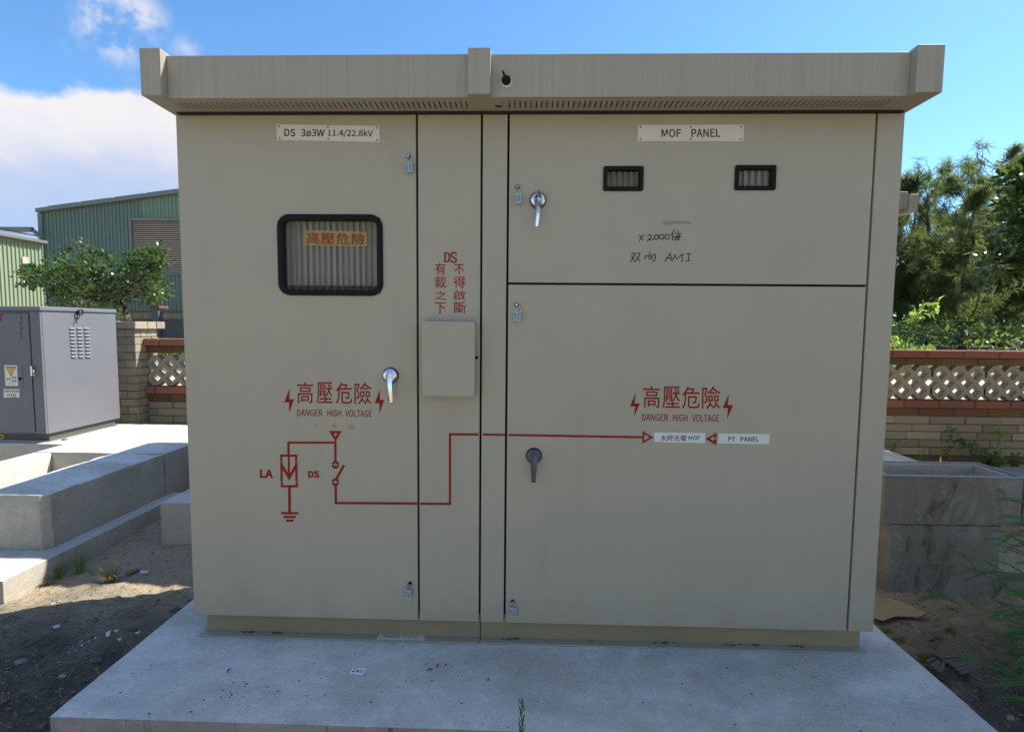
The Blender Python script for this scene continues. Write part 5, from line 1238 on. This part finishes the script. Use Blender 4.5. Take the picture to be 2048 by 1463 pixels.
fr_ = [((1950,1138,.42),(1840,1128,.4)),((1950,1138,.42),(1915,1105,.45)),((2010,1145,.42),(1925,1115,.4)),((2010,1165,.4),(1968,1210,.35)),((2000,1150,.4),(1890,1150,.4)),((1895,1190,.4),(1828,1205,.4)),((1925,1210,.38),(1835,1195,.4)),
       ((2060,1160,.35),(1985,1120,.3)),((2010,1145,.4),(1930,1160,.5)),((2030,1095,.5),(1965,1078,.5)),((2048,1090,.5),(1985,1060,.5)),((2060,1010,.45),(1990,1000,.45)),((2050,1060,.4),(1985,1095,.4)),((2048,1240,.3),(1990,1200,.3)),
       ((1965,1325,.1),(1895,1322,.1)),((2040,1355,.05),(1960,1325,.1)),((2090,1290,.15),(2000,1290,.15)),((2090,1370,0),(2000,1365,0)),((2100,1420,-.1),(1990,1395,-.1)),((2090,1240,.2),(2010,1225,.2)),((2100,1200,.2),(2005,1190,.25)),((2100,1150,.3),(2020,1100,.3)),
       ((2100,1300,.1),(1985,1265,.2)),((2110,1100,.3),(2030,1040,.35)),((2090,1080,.4),(2000,1105,.35)),((2090,1130,.3),(1975,1085,.35)),((2080,1050,.4),(1990,1035,.45)),((2110,1330,0),(2020,1330,0)),((2100,1170,.2),(1990,1150,.22)),((2060,1200,.3),(1965,1165,.35)),((2110,1370,-.1),(1975,1375,-.05)),((2110,1270,.05),(2015,1265,.1))]
for a, b2 in fr_: pinnate(mb, ms_, PT(*a), PT(*b2, ) if len(b2) == 3 else PT(b2[0], b2[1], a[2]), .025, r_)
for k in range(80):   # denser fronds toward the frame edge
    x = r_.uniform(2030, 2140); y = r_.uniform(1000, 1440); Y = r_.uniform(.05, .55); a = PT(x+60, y+20, Y); b2 = PT(x-50+r_.uniform(-20, 20), y+r_.uniform(-25, 25), Y+r_.uniform(-.05, .05))
    pinnate(mb, ms_, a, b2, .03, r_)
for k in range(26):   # long simple leaves low at the right
    x = r_.uniform(1960, 2090); y = r_.uniform(1210, 1400); Y = r_.uniform(.0, .25); a = PT(x+40, y+r_.uniform(-25, 10), Y)
    d = PT(x-30, y+r_.uniform(-10, 40), Y-.02)-a; leaf(mb, a, d, Vector((0, -.3, 1)), r_.uniform(.09, .17), r_.uniform(.016, .026), .2)
ms_.tube([(2.85, .25, GZ), (2.8, .26, .1), PT(2120, 1260, .3)], [.012, .009, .006], 6)
ms_.build('stem', m_stem, pp); mb.build('foliage', m_fern, pp, recalc=False)
# sprig in front of the pad
sg = empty('weed_sprig', tuple(aty(1046, 1500, -.535).xy)+(GZ,), 'small upright dark green weed sprig in front of the pad edge, bottom centre', 'plant')
mb = MB(); r_ = random.Random(3); b0 = Vector((sg.location.x, -.535, GZ)); tp = aty(1043, 1404, -.535); mb.tube([b0, b0.lerp(tp, .5), tp], [.003, .0025, .001], 5); mb.build('stem', m_stem, sg); mb = MB()
for i in range(34):
    f = .15+.85*i/34; p = b0.lerp(tp, f); an = i*2.4; d = Vector((math.cos(an)*.55, math.sin(an)*.4, 1.25)); leaf(mb, p, d, Vector((math.cos(an), math.sin(an), .1)), .046*(1.25-f*.55), .0088)
mb.build('foliage', m_fern, sg, recalc=False)
# grass tufts
def tuft(px, py, n, h, spread, mat, label, seed, z=None, nm='grass_tuft', cat='grass tuft', grp='grass tufts beside the left footing slab'):
    r_ = random.Random(seed); p = atz(px, py, GZ if z is None else z); p.z = gheight(p.x, p.y) if z is None else z; mb = MB()
    for i in range(n):
        an = r_.random()*6.28; t_ = r_.uniform(.1, 1)*spread; L = h*r_.uniform(.5, 1.15); b0 = p+Vector((math.cos(an), math.sin(an), 0))*r_.random()*.02
        d = Vector((math.cos(an)*t_, math.sin(an)*t_, 1)).normalized(); s = Vector((-math.sin(an), math.cos(an), 0))*.0022
        m1 = b0+d*L*.6; e2 = m1+(d+Vector((math.cos(an), math.sin(an), -.9))*t_).normalized()*L*.5
        k = len(mb.v); mb.v += [tuple(b0-s), tuple(b0+s), tuple(m1+s*.8), tuple(m1-s*.8), tuple(e2)]; mb.f += [(k, k+1, k+2, k+3), (k+3, k+2, k+4)]; mb.m += [0, 0]
    o = mb.build(nm, mat, None, recalc=False); tag(o, label, cat, grp); return o
tuft(220, 1158, 90, .13, .9, m_dry, 'yellowed dry grass tuft in front of the low concrete block', 1)
tuft(218, 1156, 40, .11, .8, m_grassm, 'greenish grass blades growing inside the dry tuft', 2)
tuft(160, 1138, 60, .14, 1.0, m_grassm, 'dark green grass tuft against the footing slab side', 3)
tuft(118, 1148, 40, .12, 1.0, m_grassm, 'small green tuft at the shadowed corner of the footing slab', 4)
tuft(90, 1150, 26, .22, .25, m_dry, 'tall brown seed stalks standing by the slab corner', 5)
tuft(85, 1160, 50, .06, 1.4, m_dry, 'low flattened dry grass at the slab corner', 6)
tuft(1776, 1262, 40, .035, 1.3, m_grassm, 'tiny green weed on the right edge of the pad', 7, grp='tiny weeds along the right pad edge')
tuft(1800, 1280, 30, .04, 1.2, m_grassm, 'tiny leafy weed below the first one on the right pad edge', 8, grp='tiny weeds along the right pad edge')
tuft(1850, 1320, 50, .045, 1.3, m_grassm, 'tiny weed beside the grey wood scraps', 9, grp='tiny weeds along the right pad edge')
tuft(1905, 1275, 40, .06, 1.0, m_dry, 'small withered weed on the bare soil at right', 10, grp='tiny weeds along the right pad edge')
# ------------------------------------------------------------------ litter
def sheet(px, mat, th, label, cat, name, lift=.0, curl=.01, seed=0, ribs=0, grp=None):
    """flat scrap lying on the soil; px outline pixels"""
    r_ = random.Random(seed); P = []
    for x, y in px:
        q = atz(x, y, GZ); q.z = gheight(q.x, q.y); q = atz(x, y, q.z+lift); P.append(q+Vector((0, 0, r_.uniform(0, curl))))
    mb = MB(); mb.prism(P, (0, 0, th)); o = mb.build(name, mat); tag(o, label, cat, grp); return o
sheet([(1745,1195),(1790,1203),(1851,1228),(1838,1235),(1790,1234),(1765,1243),(1745,1238)], m_card, .006, 'flattened tan cardboard sheet lying beside the right edge of the big cabinet', 'cardboard', 'cardboard', .02, .012, 1)
def plank(quad, n, label, seed):
    r_ = random.Random(seed); Q = [atz(x, y, GZ+.035) for x, y in quad]; t = empty('wood_scrap', Q[0]-Vector((0,0,.03)), label, 'wood', 'broken grey wood scraps on the soil'); mb = MB()
    for i in range(n):
        u0, u1 = i/n, (i+.82)/n; A = Q[0].lerp(Q[1], u0); B = Q[0].lerp(Q[1], u1); C2 = Q[3].lerp(Q[2], u1); D = Q[3].lerp(Q[2], u0)
        j = r_.uniform(-.008, .02); C2 = C2+(C2-B)*r_.uniform(-.1, .12); D = D+(D-A)*r_.uniform(-.1, .12)
        mb.prism([p+Vector((0,0,j*.4)) for p in (A, B, C2, D)], (0, 0, .006))
    o = mb.build('splinter_board', m_plank, t); o['kind'] = 'stuff'
plank([(1862,1305),(1925,1350),(1945,1340),(1915,1305)], 9, 'fluted grey wood scrap lying right of the pad edge', 1)
plank([(1850,1325),(1885,1352),(1890,1330),(1868,1318)], 6, 'smaller wood scrap tilted beside the pad edge', 2)
m_clod = simple('soil_clod', (.12, .10, .08), .95, var=.4, scale=40, bump=.8)
def stone(px, py, s, mat, label, seed, z=None, nm='stone', grp='pale stones scattered on the soil', flat=.5, cat='stone'):
    r_ = random.Random(seed); p = atz(px, py, GZ if z is None else z); zz_ = gheight(p.x, p.y) if z is None else z
    bm = bmesh.new(); bmesh.ops.create_icosphere(bm, subdivisions=2, radius=1)
    for v in bm.verts: v.co *= 1+.35*noise.noise(v.co*1.7+Vector((seed, 0, 0))); v.co = Vector((v.co.x*s, v.co.y*s*.7, v.co.z*s*flat))
    me = bpy.data.meshes.new(nm); bm.to_mesh(me); bm.free(); me.materials.append(mat); o = bpy.data.objects.new(nm, me); COL.objects.link(o); o.location = (p.x, p.y, zz_+s*flat*.4); o.rotation_euler = (0, 0, r_.random()*3); tag(o, label, cat, grp)
stone(42, 1333, .026, m_stone, 'pale angular stone on the shaded soil at the far left', 1)
stone(125, 1357, .018, m_stone, 'flat pale stone left of the pad corner', 2, flat=.3)
stone(235, 1196, .018, m_stone, 'small pale stone on the sunlit sand strip', 3)
stone(118, 1203, .014, m_stone, 'small stone in the sunlit sand left of the others', 4)
stone(105, 1212, .016, m_stone, 'dark small stone at the edge of the sunlit sand', 5)
stone(2046, 1300, .04, m_card, 'tan rounded stone under the feathery leaves at the right edge', 6)
stone(130, 880, .025, m_stone, 'small white stone beside the plinth of the grey box', 7, z=.29, flat=.6)
stone(2020, 1435, .02, m_stone, 'pale stone in the bottom right corner', 8)
def paper(px, mat, label, seed, z=None, nm='paper_scrap'):
    return sheet(px, mat, .0015, label, 'litter', nm, .012, .01, seed, grp='paper and plastic scraps on the soil')
paper([(105,1252),(118,1251),(121,1255),(108,1257)], m_white, 'small white scrap on the shaded soil far left of the pad', 1)
paper([(212,1268),(222,1263),(218,1272),(211,1272)], m_white, 'white scrap on the soil nearest the pad edge, upper one', 2)
paper([(228,1262),(238,1259),(232,1266)], m_white, 'thin white sliver beside the upper white scrap', 3)
paper([(234,1278),(243,1275),(240,1283)], m_white, 'small bluish scrap below the white sliver', 4)
paper([(268,1267),(281,1264),(276,1270)], m_white, 'pale scrap touching the left pad edge', 5)
paper([(280,1143),(297,1143),(296,1147),(282,1147)], m_white, 'white strip lying on shaded soil near the low concrete block', 6)
paper([(250,1143),(280,1135),(275,1142),(254,1150)], m_rustleaf, 'brown flat splinter near the low concrete block', 7)
mb = MB(); r_ = random.Random(5); c0 = atz(152, 1312, GZ)
for i in range(16):
    q = c0+Vector((r_.gauss(0, .022), r_.gauss(0, .03), 0)); q.z = gheight(q.x, q.y)+.012; mb.poly([q+rv(r_)*.009 for _ in range(4)])
o = mb.build('crumpled_paper', m_white, None); tag(o, 'crumpled torn white paper bits on the soil left of the pad', 'litter', None, 'stuff')
# things on the pad
q = [atz(706,1334,.004), atz(735,1336,.004), atz(724,1348,.004), atz(698,1345,.004)]; mb = MB(); mb.prism([p-Vector((0,0,.002)) for p in q], (0,0,.002)); mb.mat(1)
for u0, v0, u1, v1 in ((.15,.7,.3,.85),(.12,.2,.28,.4),(.4,.35,.58,.6),(.66,.3,.86,.36),(.66,.45,.86,.5),(.66,.6,.86,.65)):
    mb.poly([quadmap(*q, u, v_)+Vector((0,0,.0008)) for u, v_ in ((u0,v0),(u1,v0),(u1,v1),(u0,v1))])
o = mb.build('card', [simple('card_white', (.85, .86, .9), .4), m_ink], None); tag(o, 'small white printed card lying on the pad in front of the cabinet', 'card')
def deadleaf(px, py, L, an, label, seed):
    p = atz(px, py, .004); mb = MB(); leaf(mb, p, Vector((math.cos(an), math.sin(an), .15)), Vector((0,0,1)), L, L*.4, .4); o = mb.build('dead_leaf', m_rustleaf, None, recalc=False); tag(o, label, 'leaf', 'dead leaves on the pad')
deadleaf(452, 1345, .03, 1.3, 'curled orange dead leaf on the left part of the pad', 1)
deadleaf(852, 1340, .032, .2, 'dead leaf of a pair at the pad centre, the flat one', 2); deadleaf(872, 1335, .03, 1.2, 'dead leaf of a pair at the pad centre, the upright one', 3)
deadleaf(854, 1329, .018, 2, 'small dark dead leaf just above the pair', 4); deadleaf(976, 1362, .022, 1.5, 'small brown dead leaf right of the pair', 5); deadleaf(1362, 1368, .014, .5, 'tiny brown leaf on the right half of the pad', 6)
pts = [(random.uniform(-1.6, 1.7), -.48+random.random()*.5, .0005) for _ in range(150)]+[(random.gauss(-1.0, .08), random.gauss(-.33, .04), .0005) for _ in range(40)]
debris('crumbs', pts, .004, simple('crumb_dark', (.05, .045, .04), .9), 'dark crumbs and specks scattered over the pad', 'crumbs')
bmc = bmesh.new(); rc_ = random.Random(77)
for k in range(150):
    lft = k < 95; x = rc_.uniform(-2.75, -1.72) if lft else rc_.uniform(1.85, 2.75); y = rc_.uniform(-.35, .75) if lft else rc_.uniform(-.2, .85)
    s_ = .006+.022*rc_.random()**3; g_ = bmesh.ops.create_icosphere(bmc, subdivisions=2 if s_ > .012 else 1, radius=1)['verts']; sh = Vector((rc_.uniform(0, 50), 0, 0)); fx, fy, fz = rc_.uniform(.8, 1.3), rc_.uniform(.7, 1.1), rc_.uniform(.4, .7)
    for v in g_:
        c_ = v.co*(1+.5*noise.noise(v.co*1.9+sh)); v.co = Vector((x+c_.x*s_*fx, y+c_.y*s_*fy, gheight(x, y)+s_*.15+c_.z*s_*fz))
me = bpy.data.meshes.new('soil_clods'); bmc.to_mesh(me); bmc.free(); me.materials.append(m_clod); o = bpy.data.objects.new('soil_clods', me); COL.objects.link(o)
tag(o, 'dark soil clods scattered over the bare ground on both sides of the pad', 'clods', None, 'stuff')
# soil rubble
pts = []
for _ in range(5200):
    x = random.uniform(-3.0, -1.68); y = random.uniform(-.4, 1.9); pts.append((x, y, gheight(x, y)-.002))
for _ in range(3000):
    x = random.uniform(1.78, 3.2); y = random.uniform(-.4, 1.0); pts.append((x, y, gheight(x, y)-.002))
debris('gravel', pts, .007, simple('gravel_mix', (.2, .18, .155), .95, var=.5, scale=15), 'loose gravel and soil crumbs on the bare ground', 'gravel')
mb = MB(); r_ = random.Random(9)
for _ in range(300):
    s = r_.random() < .6
    x = r_.uniform(-2.9, -1.7) if s else r_.uniform(1.8, 2.9); y = r_.uniform(-.2, 1.0) if s else r_.uniform(-.2, .9); an = r_.random()*6.28; L = r_.uniform(.02, .09)
    a = Vector((x, y, gheight(x, y)+.004)); b2 = Vector((x+L*math.cos(an), y+L*math.sin(an), 0)); b2.z = gheight(b2.x, b2.y)+r_.uniform(.002, .012); mb.tube([a, a.lerp(b2, .5)+Vector((r_.uniform(-.006, .006), r_.uniform(-.006, .006), .004)), b2], .0011, 4)
o = mb.build('dry_straw', m_dry, None); tag(o, 'dry grass stalks and twigs strewn on the bare ground', 'straw', None, 'stuff')
